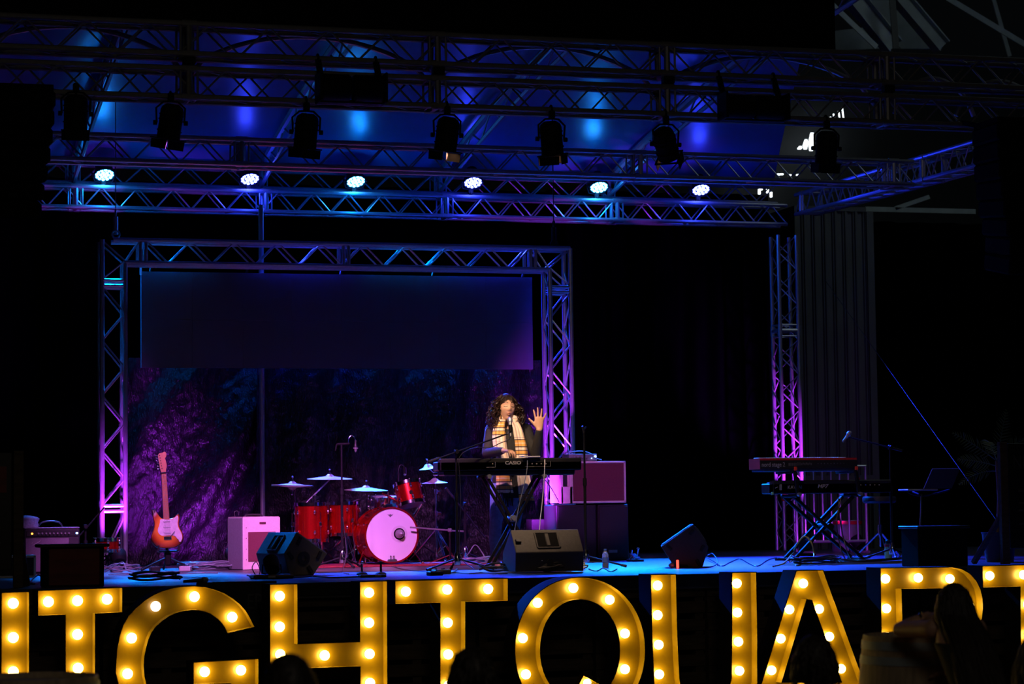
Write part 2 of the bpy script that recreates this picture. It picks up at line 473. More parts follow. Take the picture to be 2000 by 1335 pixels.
b.prism([P(1690, 0, 17), P(1745, 0, 17), P(1840, 95, 17), P(1760, 95, 17)], (0, .05, 0))
b2.prism([P(1530, 72, 17), P(1700, 52, 17), P(1720, 95, 17), P(1620, 98, 17)], (0, .05, 0))
tag(b.build('roof_panel', 'steel', smooth=False), 'pale sheet roof panel between the two sloping hall beams', 'panel')
tag(b2.build('roof_panel', 'steel', smooth=False), 'dim pointed roof panel left of the sloping hall beams', 'panel')

# corrugated shipping container behind the stage, right
c0, c1 = P(1562, 890, 11.5), P(1703, 890, 11.5)
zt = P(1640, 412, 11.5).z
e = E('shipping_container', 'dim grey corrugated container end behind the right stage column', 'container', V((c0.x+c1.x)/2, 11.5, 0))
b = MB()
def _cor(u, v):
    x = lerp(c0.x, c1.x, u); ph = (u*7) % 1
    d = .05 if .28 < ph < .72 else (0 if ph < .15 or ph > .85 else .025)
    return V(x, 11.5+d, lerp(0, zt, v))
b.grid(_cor, 84, 2)
b.build('corrugated_wall', 'container', e, True, False)
b = MB(); b.box((( c0.x+c1.x)/2, 13.2, zt+.03), (c1.x-c0.x, 3.4, .06)); b.box((c1.x+.05, 11.55, zt/2), (.1, .12, zt)); b.box(((c0.x+c1.x)/2, 11.52, 2.0), (c1.x-c0.x, .1, .14))
b.box((c1.x+.02, 13.2, zt/2), (.06, 3.4, zt)); b.build('frame', 'container', e, True, False)

# ------------------------------------------------------------------ drapes
def drape(name, label, x0, x1, Y, z0, z1, m, pleat, amp, cat='curtain', seed=0, diag=0.0, nu=160, nv=40):
    b = MB()
    def fn(u, v):
        x = lerp(x0, x1, u); z = lerp(z0, z1, v)
        q = (x + diag*(z-z0))/pleat
        d = amp*math.sin(q*2*PI + 1.7*noise.noise(V(x*.6+seed, z*.25, 0)))
        d += amp*1.1*noise.noise(V(x*2.2+diag*2*(z-z0), z*.5, seed))
        return V(x, Y+d, z)
    b.grid(fn, nu, nv)
    return tag(b.build(name, m, fix=False), label, cat)
drape('stage_curtain', 'black pleated stage drape left of the screen frame', -5.5, P(205, 700, 9.7).x, 9.7, DECK+.02, 5.6, 'curtain', .28, .05, seed=3)
drape('stage_curtain', 'black pleated stage drape right of the screen frame', P(1075, 700, 9.6).x, P(1512, 700, 9.6).x, 9.65, DECK+.02, 5.6, 'curtain', .30, .05, seed=9)
drape('stage_curtain', 'black drape hanging behind and above the screen frame', P(195, 500, 9.75).x, P(1120, 500, 9.75).x, 9.85, 3.0, 5.6, 'curtain', .4, .04, seed=5)
drape('wing_curtain', 'black drape closing the wing right of the container', P(1710, 700, 12).x, 26, 12.4, 0, P(1710, 425, 12).z, 'curtain', .5, .06, seed=12)

# crinkled black satin backcloth behind the drums, three overlapping drops
X0, X1 = P(240, 900, 7.3).x, P(1075, 900, 7.3).x
def satin(label, x0, x1, Y, diag, seed):
    b = MB()
    def fn(u, v):
        z = lerp(DECK+.01, 3.35, v); x = lerp(x0, x1, u)
        gather = .10*math.sin(v*2.2)
        q = x + diag*(z-1.1) + gather
        d = .07*math.sin(q*8.5 + 2*noise.noise(V(q, z*.4, seed)))
        d += .05*noise.noise(V(q*3.5, z*.7, seed+5)) + .018*noise.noise(V(q*9, z*5, seed+9)) + .012*noise.noise(V(x*18, z*12, seed))
        return V(x, Y+d, z)
    b.grid(fn, 190, 150)
    return tag(b.build('backcloth', 'satin', fix=False), label, 'backcloth')
xm = P(512, 900, 7.3).x
satin('crinkled black satin backcloth drop behind the guitar, left of the pole', X0, xm+.05, 7.64, -.55, 2.0)
satin('crinkled black satin backcloth drop behind the drums, right of the pole', xm-.02, X1, 7.55, -.12, 7.0)
p0 = P(513, 1005, 7.32); p1 = P(509, 400, 7.32)
b = MB().tube(V(p0.x, 7.32, DECK), V(p0.x, 7.32, p1.z), .028, 10); b.disc_tube(V(p0.x, 7.32, DECK+.01), (0, 0, 1), .16, .02)
tag(b.build('drape_pole', 'alu'), 'grey upright pole standing between the two satin drops', 'pole')

# ------------------------------------------------------------------ trusses
def truss(label, p0, p1, size=.24, up=V(0, 0, 1), joints=(), pitch=.40, m='alu', group=None, cr=.0245, lr=.0085, name='lighting_truss', phase=0, cat='truss', cross=False):
    p0, p1 = Vector(p0), Vector(p1); d = p1-p0; L = d.length; t = d/L
    sd = t.cross(up).normalized(); u = sd.cross(t).normalized(); h = size/2
    e = E(name, label, cat, (p0+p1)/2, 0, group)
    corners = [(-1, -1), (1, -1), (1, 1), (-1, 1)]
    for a, c in corners:
        o = sd*a*h + u*c*h
        MB().tube(p0+o, p1+o, cr, 10).build('chord', m, e, True)
    for k in range(4):
        (a, c), (a2, c2) = corners[k], corners[(k+1) % 4]
        b = MB(); o1 = sd*a*h+u*c*h; o2 = sd*a2*h+u*c2*h
        n = max(2, int(round(L/(pitch/2)))); n += n % 2
        if k == 3 and not cross: o1, o2 = o2, o1
        if phase: o1, o2 = o2, o1
        for i in range(n):
            q0 = p0+t*(L*i/n); q1 = p0+t*(L*(i+1)/n)
            b.tube(q0+(o1 if i % 2 == 0 else o2), q1+(o2 if i % 2 == 0 else o1), lr, 6, cap=False)
        b.build('lacing', m, e, True)
    for j in joints:
        b = MB(); q = p0+t*j
        for s_ in (-.07, 0, .07):
            for k in range(4):
                (a, c), (a2, c2) = corners[k], corners[(k+1) % 4]
                r = .026 if s_ == 0 else .010
                b.tube(q+t*s_+sd*a*h+u*c*h, q+t*s_+sd*a2*h+u*c2*h, r, 8)
        for a, c in corners:
            b.tube(q-t*.06+sd*a*h+u*c*h, q+t*.06+sd*a*h+u*c*h, cr+.006, 10)
        b.build('joint_frame', m, e, True)
    return e
def run(px0, px1, Y, size=.24):
    """truss centre line whose front face spans the two pixel pairs (upper chord y, lower chord y)"""
    out = []
    for x, yu, yl in (px0, px1):
        a, c = P(x, yu, Y-size/2), P(x, yl, Y-size/2)
        out.append(V((a.x+c.x)/2, Y, (a.z+c.z)/2))
    return out
def jx(p0, p1, pxs, Y):
    return [(P(x, 300, Y).x-p0.x)*((p1-p0).length/(p1.x-p0.x)) for x in pxs]
FT = V(-3.2, 1.0, 0); zU, zL = 5.535, 5.17
for z, lab in ((zU, 'upper of the two dark front trusses running across the top'), (zL, 'lower dark front truss that carries the black can lights')):
    p0, p1 = V(-3.0, 1.12, z), V(12.0, 1.12, z)
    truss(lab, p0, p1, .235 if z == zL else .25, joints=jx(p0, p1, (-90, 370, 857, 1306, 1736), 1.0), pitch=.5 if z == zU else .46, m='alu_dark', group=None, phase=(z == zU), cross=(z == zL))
for x in (370, 857, 1306, 1736):
    q = P(x, 150, 1.0)
    b = MB().tube(V(q.x, 1.02, zL+.13), V(q.x, 1.02, zU-.13), .03, 8); b.box(V(q.x, 1.02, (zL+zU)/2), (.10, .09, .07), None, .01)
    nm = {370: 'left-hand node, above the second can light', 857: 'node nearest the stage centre', 1306: 'node above the tilted can light', 1736: 'last node on the right'}[x]
    tag(b.build('truss_coupler', 'black_metal'), 'black coupler joining the two front trusses at the '+nm, 'coupler')
MY = 4.45
a0, a1 = run((420, 270, 319), (1500, 305, 353), MY)
t_ = (a1-a0)/(a1.x-a0.x)
m0 = a0+t_*(-2.2-a0.x); m1 = a0+t_*(P(1775, 350, MY).x-a0.x)
truss('middle truss crossing the stage just above the LED lamps', m0, m1, .24, joints=jx(m0, m1, (468, 1243, 1735), MY), pitch=.45)
RY = 9.0
r0, r1 = run((420, 372, 409), (1450, 399, 435), RY)
t_ = (r1-r0)/(r1.x-r0.x)
q0 = r0+t_*(1.55-r0.x); q1 = r0+t_*(P(1530, 435, RY).x-r0.x)
truss('rear truss with blue lit lower chord under the row of LED lamps', q0, q1, .235, joints=jx(q0, q1, (147, 515, 867, 1198), RY), pitch=.42)
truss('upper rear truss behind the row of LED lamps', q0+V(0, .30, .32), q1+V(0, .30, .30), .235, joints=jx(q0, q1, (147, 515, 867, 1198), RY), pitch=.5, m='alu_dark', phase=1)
# side truss running forward from the rear corner
s0 = P(1549, 420, RY); s1 = P(1945, 312, 2.3)
truss('side truss running forward from the right rear corner, edged in blue', V(s0.x+.12, RY-.1, s0.z+.12), V(s1.x+.12, 2.3, s1.z+.12), .24, joints=(.25, 4.6), pitch=.45)
# right rear column
cx = (P(1516, 670, RY).x+P(1553, 670, RY).x)/2
truss('right rear truss column lit magenta, standing behind the stacked keyboards', V(cx, RY, DECK+.02), V(cx, RY, 5.0), .24, up=V(0, 1, 0), joints=(2.70,), pitch=.46, name='truss_column', cat='column')
b = MB().tube(V(cx-.12, RY-.12, DECK+.62), V(cx-.12, RY-.12, DECK+.73), .028, 10)
tag(b.build('red_tape_band', 'red_tape'), 'red tape wrapped round the right rear truss column', 'tape')
# hoist motors / hanging hardware at the top of the screen frame
for px, lab in ((226, 'short hanging pipe above the left corner of the screen frame'), (1082, 'chain hoist above the right corner of the screen frame')):
    q = P(px, 458 if px < 500 else 477, 6.9); b = MB()
    b.tube(q, q+V(0, 0, .19), .026, 10); b.ring(q+V(0, 0, .23), (1, 0, 0), .035, .008, 14, 6)
    b.tube(q+V(0, 0, .27), V(q.x, 6.9, 6.02), .006, 6); b.ring(q+V(0, -.02, .0), (0, 1, 0), .04, .01, 12, 6)
    tag(b.build('hanging_pipe' if px < 500 else 'chain_hoist', 'alu' if px < 500 else 'black_metal'), lab, 'rigging')

# ------------------------------------------------------------------ screen frame and LED screen
SY = 6.9
fl = (P(197, 700, SY).x+P(242, 700, SY).x)/2; fr = (P(1069, 750, SY).x+P(1112, 750, SY).x)/2
ztop = (P(640, 472, SY-.12).z+P(640, 523, SY-.12).z)/2
sf = E('screen_frame', 'silver goalpost truss frame around the screen, lit blue above and magenta below', 'truss frame', V((fl+fr)/2, SY, DECK))
def frame_leg(xc, flip):
    h = .12
    for a in (-1, 1):
        for c in (-1, 1):
            MB().tube(V(xc+a*h, SY+c*h, DECK+.01), V(xc+a*h, SY+c*h, ztop+(h if a == flip else -h)), .0255, 10).build('chord', 'alu', sf, True)
    zs = [DECK+.62, ztop-.34]
    b = MB()
    for c in (-1, 1):
        n = 8; z0 = zs[0]; z1 = zs[1]
        for i in range(n):
            za, zb = lerp(z0+.03, z1-.03, i/n), lerp(z0+.03, z1-.03, (i+1)/n)
            s_ = 1 if i % 2 == 0 else -1
            b.tube(V(xc-s_*h*flip*-1, SY+c*h, za), V(xc+s_*h*flip*-1, SY+c*h, zb), .010, 6)
        b.tube(V(xc+h*flip, SY+c*h, DECK+.04), V(xc-h*flip, SY+c*h, zs[0]-.06), .010, 6)
        b.tube(V(xc-h*flip*-1, SY+c*h, ztop-.30), V(xc-h*flip, SY+c*h, ztop-.10), .010, 6)
        b.tube(V(xc-h*flip, SY+c*h, ztop-.10), V(xc+h*flip, SY+c*h, ztop+.11), .010, 6)
    for a in (-1, 1):
        n = 10
        for i in range(n):
            za, zb = lerp(DECK+.03, ztop-.1, i/n), lerp(DECK+.03, ztop-.1, (i+1)/n); s_ = 1 if i % 2 else -1
            b.tube(V(xc+a*h, SY-h*s_, za), V(xc+a*h, SY+h*s_, zb), .010, 6)
    b.build('lacing', 'alu', sf, True)
    for z in zs:
        for dz in (-.028, .028):
            for c in (-1, 1): MB().tube(V(xc-h, SY+c*h, z+dz), V(xc+h, SY+c*h, z+dz), .021, 8).build('cross_tube', 'alu', sf, True)
    MB().box(V(xc, SY, DECK+.006), (.36, .36, .012), None, .004).build('base_plate', 'alu_dark', sf, True)
frame_leg(fl, -1); frame_leg(fr, 1)
h = .12
for c in (-1, 1):
    for a in (-1, 1):
        MB().tube(V(fl+(.12 if a < 0 else -.0), SY+c*h, ztop+a*h), V(fr-(.12 if a < 0 else -.12), SY+c*h, ztop+a*h), .0255, 10).build('chord', 'alu', sf, True)
b = MB(); xa, xb = fl+.34, fr-.34
for c in (-1, 1):
    n = 18
    for i in range(n):
        x0, x1 = lerp(xa, xb, i/n), lerp(xa, xb, (i+1)/n); s_ = 1 if i % 2 == 0 else -1
        b.tube(V(x0, SY+c*h, ztop+s_*h), V(x1, SY+c*h, ztop-s_*h), .010, 6)
    b.tube(V(fl+.12, SY+c*h, ztop-h), V(fl+.28, SY+c*h, ztop+h), .01, 6); b.tube(V(fr-.12, SY+c*h, ztop-h), V(fr-.28, SY+c*h, ztop+h), .01, 6)
b.build('lacing', 'alu', sf, True)
for xj in (fl+.31, P(671, 495, SY).x, fr-.31):
    for dx in (-.028, .028):
        for c in (-1, 1): MB().tube(V(xj+dx, SY+c*h, ztop-h), V(xj+dx, SY+c*h, ztop+h), .021, 8).build('cross_tube', 'alu', sf, True)
tl, br = P(275, 530, SY+.24), P(1040, 721, SY+.24)
sc = E('led_screen', 'wide dark switched-off screen hanging inside the truss frame', 'screen', V((tl.x+br.x)/2, SY+.24, br.z))
cxs = (tl.x+br.x)/2; czs = (tl.z+br.z)/2; ww = br.x-tl.x; hh = tl.z-br.z
b = MB(); nx, ny = 8, 2
for i in range(nx):
    for j in range(ny):
        b.box((tl.x+ww*(i+.5)/nx, SY+.24, br.z+hh*(j+.5)/ny), (ww/nx-.0015, .06, hh/ny-.0015))
b.build('panel', 'screen', sc, True, False)
b = MB().box((cxs, SY+.30, czs), (ww-.04, .06, hh-.04)); b.build('back_case', 'black', sc, True, False)
b = MB()
for k in range(5):
    x = tl.x+ww*(k+.1)/4.2
    b.bar(V(x, SY+.24, tl.z), V(x, SY+.155, ztop-.1), .02, .04)
b.build('hanger', 'black_metal', sc, True, False)
MB().box((tl.x-.005, SY+.20, tl.z-.0), (.02, .02, .08)).build('corner_clip', 'white', sc, True, False)

# ------------------------------------------------------------------ stage roof canopy
rf = E('roof_canopy', 'blue lit tarpaulin stage roof above the trusses', 'canopy', V(4, 5, 5.6))
def roofz(Y): return 5.70 + (9.5-Y)*.115 + .16*math.sin((9.5-Y)/8.4*PI)
XR = P(1525, 300, 9.0).x+.1; XF = P(1630, 90, 1.16).x
b = MB()
def _rf(u, v):
    Y = lerp(9.5, 1.15, v); x = lerp(-5.0, lerp(XR, XF, v), u)
    return V(x, Y, roofz(Y)+.035*math.sin(x*PI/2.05)**2+.02*noise.noise(V(x*1.4, Y*1.4, 3)))
b.grid(_rf, 90, 40)
b.build('tarpaulin', 'tarp', rf, True, fix=False)
for px in (-90, 147, 515, 867, 1198):
    x = P(px, 380, RY).x; b = MB()
    pts = [V(x, y, roofz(y)-.06) for y in [9.4-.42*i for i in range(20)]]
    b.path(pts, .045, 8)
    b.path([q+V(0, 0, -.22) for q in pts], .025, 6)
    for i in range(19): b.tube(pts[i]+V(0, 0, -.22 if i % 2 else 0), pts[i+1]+V(0, 0, 0 if i % 2 else -.22), .012, 6)
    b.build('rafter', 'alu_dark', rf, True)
b = MB().box(((XF-5)/2, 1.16, 6.35), (XF+5, .04, 1.32)); b.build('front_valance', 'black_matte', rf, True, False)
b = MB()
for i in range(4):                                 # arched tubes under the roof edge, one per bay
    xs = [P(x, 150, 1.9).x for x in (-90, 375, 860, 1305, 1735)]
    xa, xb = xs[i], xs[i+1]
    pts = [V(lerp(xa, xb, t), 2.2, 5.42+.42*math.sin(PI*t)**.55) for t in [k/16 for k in range(17)]]
    MB().path(pts, .024, 8).build('arched_tube', 'alu_dark', rf, True)
# far-right roof wing is open: arched tubes only
b = MB()
for i in range(2):
    pts = [V(lerp(P(1745+i*120, 150, 2.2).x, P(1900+i*140, 150, 2.2).x, t), 2.2, 5.35+.35*math.sin(PI*t)**.6) for t in [k/14 for k in range(15)]]
    tag(MB().path(pts, .024, 8).build('arched_roof_tube', 'alu_dark'), 'arched blue lit tube in the open right roof bay, '+('nearer the stage' if i == 0 else 'at the far right'), 'tube')
# ------------------------------------------------------------------ LED heads on the rear truss
CY, BL = (0.0, .20, 1.0), (.015, .035, 1.0)
M['led_cyan'] = mat('cyan_led_cell', (.2, .6, 1), .3, 0, 0, 5, emit=(.05, .42, 1.0), estr=38)
M['led_blue'] = mat('blue_led_cell', (.2, .2, 1), .3, 0, 0, 5, emit=(.09, .12, 1.0), estr=26)
LEDS = [(204, 341, CY, 'first LED lamp from the left end of the rear truss, cyan white'),
        (488, 349, BL, 'blue LED lamp above the left part of the screen'),
        (695, 354, CY, 'cyan white LED lamp above the middle of the screen'),
        (924, 356, BL, 'blue LED lamp above the right part of the screen'),
        (1170, 365, CY, 'cyan white LED lamp right of the screen frame'),
        (1369, 370, BL, 'last LED lamp toward the right rear column, deep blue')]
def led_head(px, py, colr, label):
    c = P(px, py, RY-.20)
    e = E('led_lamp', label, 'stage light', c, 0, 'LED lamps along the rear truss')
    tl_ = R_(60)
    d = V(.04*(1 if px < 700 else -1), -math.cos(tl_), -math.sin(tl_)).normalized()
    Q = d.to_track_quat('Z', 'Y').to_matrix().to_4x4()          # local +Z looks out of the lens
    b = MB().lathe([(0, -.20), (.06, -.20), (.09, -.15), (.105, -.05), (.118, -.02), (.118, .012), (.108, .012), (.108, -.004), (0, -.004)], Q, 28)
    b.build('housing', 'black_metal', e)
    mt = 'led_cyan' if colr is CY else 'led_blue'
    b = MB()
    for n, rr in ((1, 0), (6, .043), (12, .086)):
        for k in range(n):
            a = 2*PI*k/n
            b.ell(Q @ V(rr*math.cos(a), rr*math.sin(a), .004), (.0185, .0185, .010), Q.to_3x3(), 12, 6)
    b.build('led_cells', mt, e)
    u = V(1, 0, 0); b = MB()
    b.path([u*.125, u*.14+V(0, .05, .03), u*.10+V(0, .10, -.06), V(0, .11, -.075), -u*.10+V(0, .10, -.06), -u*.14+V(0, .05, .03), -u*.125], .009, 6)
    b.build('yoke', 'black_metal', e)
    b = MB().box(V(0, .115, -.09), (.06, .05, .07), None, .008); b.ring(V(0, .11, -.125), (1, 0, 0), .032, .009, 14, 6)
    b.build('clamp', 'black_metal', e)
    p = c+d*.03
    tgt = V(c.x+(.9 if px < 900 else -.5), 4.3, DECK)
    lamp('led_back_light', 'SPOT', p, colr, 7500 if colr is CY else 9500, tgt, .09, 44, .7)
    lamp('led_spill', 'POINT', c+d*.16, colr, 6.5, None, .07)
    if px > 1300: lamp('side_truss_fill', 'SPOT', c+V(.16, -.06, .02), colr, 300, V(11.1, 5.2, 4.95), .06, 40, .9)  # added spot without a fixture of its own, turns the side truss blue
    return e
for a in LEDS: led_head(*a)

# ------------------------------------------------------------------ black can lights on the front truss
def can(i, label):
    px, py, tx, tw = CANS[i]; c = CANP[i]
    e = E('can_light', label, 'stage light', c, 0, 'can lights on the lower front truss')
    tilt = R_(80)                                     # barrel looks down and toward the stage
    d = V(math.sin(R_(-tx))*.9, math.cos(tilt), -math.sin(tilt)).normalized()
    if i == 5: d = V(.42, .55, -.80).normalized()
    Q = d.to_track_quat('Z', 'Y').to_matrix().to_4x4(); w3 = Q.to_3x3()
    b = MB(); r = .095
    b.lathe([(0, -.15), (.05, -.155), (.085, -.13), (r, -.10), (r, .13), (.088, .13), (.088, .04), (0, .03)], Q, 24)
    for z in (-.07, -.03, .06): b.lathe([(r, z), (r+.007, z), (r+.007, z+.012), (r, z+.012)], Q, 24)
    b.build('barrel_body', 'black_metal', e)
    b = MB()
    for s_ in (-1, 1):
        b.box(Q @ V(s_*.098, 0, .135), (.018, .215, .012), w3, .003); b.box(Q @ V(0, s_*.098, .135), (.18, .018, .012), w3, .003)
    b.build('lens_frame', 'black_metal', e)
    for k in range(4):
        a = k*PI/2+PI/4*0; n = V(math.cos(a), math.sin(a), 0); s_ = V(-math.sin(a), math.cos(a), 0)
        if i in (3, 4, 5) and abs((Q.to_3x3() @ n).x) < .5: continue
        sp_ = .012 if k % 2 else .006; b = MB()
        q = [n*.100+s_*.09, n*.100-s_*.09, n*(.098+sp_*.3)-s_*.085, n*(.098+sp_*.3)+s_*.085]
        q = [Q @ (v_+V(0, 0, .142 if j < 2 else .215)) for j, v_ in enumerate(q)]
        b.prism(q, Q.to_3x3() @ (n*.003)); b.build('barn_door', 'black_metal', e)
    sx = V(1, 0, 0); b = MB()
    b.path([sx*.112, sx*.118+V(0, -.01, .12), sx*.06+V(0, -.02, .17), V(0, -.02, .175), -sx*.06+V(0, -.02, .17), -sx*.118+V(0, -.01, .12), -sx*.112], .009, 6)
    for s_ in (-1, 1): b.disc_tube(sx*.125*s_, (1, 0, 0), .02, .03, 10)
    b.build('yoke', 'black_metal', e)
    b = MB().box(V(0, -.02, .21), (.05, .05, .07), None, .008)
    hk = V(0, .005, zL-.1175-c.z); b.ring(hk, (1, 0, 0), .036, .010, 14, 6); b.tube(V(0, -.02, .23), hk+V(0, -.01, -.03), .012, 6)
    b.build('clamp', 'black_metal', e)
    lamp_on = i in (3, 4, 5)
    b = MB().lathe([(0, .045), (.085, .050)], Q, 20)
    b.build('lens', M['can_lens'] if lamp_on else 'chrome', e)
    return e
M['can_lens'] = mat('warm_lit_lens', (1, .8, .6), .3, 0, 0, 5, emit=(1.0, .50, .26), estr=30)
can(0, 'leftmost black can light, just right of the hanging speaker array')
can(1, 'second black can light from the left, under the left truss node')
can(2, 'third black can light from the left, under the twin cylinder fixture')
can(3, 'black can light with two glowing barn doors above the screen right half')
can(4, 'black can light with one thin glowing door, above the right screen corner')
can(5, 'black can light tilted sharply to the right, glowing at its lower lip')
q = CANP[5]
# one more unlit can in front of the bright window patch
CANS.append((1614, 290, 0, 0)); CANP.append(P(1614, 290, 1.0))
can(6, 'black can light hanging in front of the bright far window')

def twin_fixture(px0, px1, py0, py1, label):
    a, c = P(px0, py0, .82), P(px1, py1, .82)
    w_, h_ = c.x-a.x, a.z-c.z; ctr = V((a.x+c.x)/2, .82, (a.z+c.z)/2)
    e = E('twin_flood_light', label, 'stage light', ctr, 0, 'twin flood fixtures on the upper front truss')
    for s_ in (-1, 1):
        b = MB(); x0 = s_*w_*.25
        Qx = Matrix.Translation(V(x0, 0, 0)) @ Matrix.Rotation(PI/2, 4, 'Y')
        b.lathe([(0, -w_*.235), (h_*.40, -w_*.235), (h_*.46, -w_*.2), (h_*.46, w_*.2), (h_*.40, w_*.235), (0, w_*.235)], Qx, 24)
        b.build('barrel_body', 'black_metal', e)
    for s_ in (-1, 1):
        b = MB().box(V(s_*w_*.49, 0, 0), (.02, h_*.98, h_*1.0), None, .006); b.build('end_plate', 'black_metal', e)
    b = MB()
    for s_ in (-1, 1):
        b.bar(V(s_*w_*.44, .05, h_*.4), V(s_*w_*.44, .17, zU-.125-ctr.z), .05, .02)
        b.ring(V(s_*w_*.44, .18, zU-.125-ctr.z), (1, 0, 0), .036, .011, 14, 6)
    b.build('clamp', 'black_metal', e)
    MB().box(V(0, .04, -h_*.47), (w_*.98, .1, .015), None, .004).build('lower_rail', 'black_metal', e)
twin_fixture(621, 751, 141, 204, 'black twin cylinder flood fixture above the screen, left of the pair')
twin_fixture(1410, 1534, 181, 238, 'black twin cylinder flood fixture toward the right end of the trusses')

# ------------------------------------------------------------------ hanging line arrays (black, at both edges)
def line_array(label, px_edge, py0, step, n, side, wpx=130, Y=-.2):
    e = E('line_array', label, 'loudspeaker', P(px_edge[0], py0, Y))
    for k in range(n):
        x = px_edge[k] if k < len(px_edge) else px_edge[-1]
        a, c = P(x, py0+k*step, Y), P(x, py0+(k+1)*step, Y)
        b = MB(); w_ = wpx/4642*19
        tz = R_(k*1.6)
        b.box(V(a.x-side*w_/2, Y+.05*k*.3+.2, (a.z+c.z)/2), (w_, .5, (a.z-c.z)*.97), Matrix.Rotation(tz, 3, 'X'), .02)
        b.build('cabinet', 'black_matte', e, True, False)
    a = P(px_edge[0], py0, Y); w_ = wpx/4642*19
    b = MB()
    for s_ in (.1, .9): b.bar(V(a.x-side*w_*s_, Y+.2, a.z-.02), V(a.x-side*w_*s_, 1.0, zL-.1), .04, .04)
    b.box(V(a.x-side*w_/2, Y+.2, a.z+.02), (w_*.95, .45, .05)); b.build('fly_frame', 'black_matte', e, True, False)
    return e
line_array('black line array speaker hanging at the left edge of the picture', [108, 106, 103, 99, 94, 88, 83], 178, 34, 7, 1, 150)
line_array('black line array speaker hanging at the right edge of the picture', [1943, 1946, 1950, 1956, 1962, 1970, 1978], 238, 36, 8, -1, 130, .3)

# ------------------------------------------------------------------ marquee letters
def LY(x): return edgeY(P(x, 1200, -.5).x) - .62
BULB = None
def letter(ch, label, outer, holes, bulbs, pxc, dim=(), depth=.24, recess=.10):
    Y = LY(pxc)
    slope = .066
    def pt(q):
        # letters stand parallel to the stage edge
        d = ray(*q); X = 0; t = (Y - CAM.y)/d.y
        for _ in range(6):
            X = (CAM+d*t).x; t = (Y+(X-xc)*slope-CAM.y)/d.y
        return CAM+d*t
    xc = P(pxc, 1200, Y).x
    o3 = [pt(q) for q in outer]; h3 = [[pt(q) for q in hh_] for hh_ in holes]
    zmin = min(q.z for q in o3)
    nrm = V(-slope, 1, 0).normalized()
    e = E('marquee_letter', label, 'lit letter', V(xc, Y, 0), 0, 'bulb letters along the stage front')
    def inset(poly, d_):
        n = len(poly); out = []
        u = V(1, slope, 0).normalized(); v = V(0, 0, 1)
        P2 = [(q.dot(u), q.z) for q in poly]
        A = sum(P2[i][0]*P2[(i+1) % n][1]-P2[(i+1) % n][0]*P2[i][1] for i in range(n))
        sg = 1 if A > 0 else -1
        for i in range(n):
            a, b_, c = P2[i-1], P2[i], P2[(i+1) % n]
            e1 = Vector((b_[0]-a[0], b_[1]-a[1])).normalized(); e2 = Vector((c[0]-b_[0], c[1]-b_[1])).normalized()
            n1 = Vector((-e1.y, e1.x))*sg; n2 = Vector((-e2.y, e2.x))*sg
            bi = n1+n2; k = d_*2/max(bi.length_squared, .35)
            out.append(poly[i]+u*bi.x*k+v*bi.y*k)
        return out
    def fill(b, loops, off):
        bm = bmesh.new(); edges = []
        for lp in loops:
            vs = [bm.verts.new(q+off) for q in lp]
            edges += [bm.edges.new((vs[i], vs[(i+1) % len(vs)])) for i in range(len(vs))]
        bmesh.ops.triangle_fill(bm, use_beauty=True, use_dissolve=False, edges=edges, normal=-nrm)
        bm.verts.index_update()
        b.add([v.co.copy() for v in bm.verts], [[v.index for v in f.verts] for f in bm.faces]); bm.free()
    T_ = .006
    loops = [o3]+h3
    inn = [inset(o3, T_)]+[inset(q, -T_) for q in h3]
    b = MB()
    for lp, li in zip(loops, inn):
        b.wall(lp, nrm*depth)                                   # outside wall
        n = len(lp)
        b.add(list(lp)+list(li), [(i, (i+1) % n, n+(i+1) % n, n+i) for i in range(n)])   # front lip
    fill(b, loops, nrm*depth)
    b.build('housing', 'sign_side', e, True, True, 30)
    b = MB()
    for li in inn: b.wall(li, nrm*recess)
    b.build('inner_rim', 'gold', e, True, True, 30)
    b = MB(); fill(b, inn, nrm*recess); b.build('face_panel', 'gold', e, True, False)
    for k, q in enumerate(bulbs):
        c = pt(q)
        # bulb floats in front of the recessed panel; pixel centres are of the bulb itself
        bz = c+nrm*(.056)
        bm_ = MB().ell(bz, (.037, .037, .037), None, 16, 10)
        bm_.build('bulb', 'bulb_dim' if k in dim else 'bulb', e, True)
    b = MB()
    for q in bulbs:
        c = pt(q); b.tube(c+nrm*.075, c+nrm*recess, .017, 10)
    b.build('socket', 'socket', e, True)
    # short feet that carry the letter to the ground
    lo = [q for q in o3 if q.z < zmin+.03]
    xs = [q.x for q in lo]
    if zmin > .004:
        b = MB()
        for x in (min(xs)+.04, max(xs)-.04):
            yy = Y+(x-xc)*slope
            b.box(V(x, yy+depth/2, (zmin+.01)/2), (.05, depth*.8, zmin+.01))
        b.build('foot', 'sign_side', e, True, False)
    return e

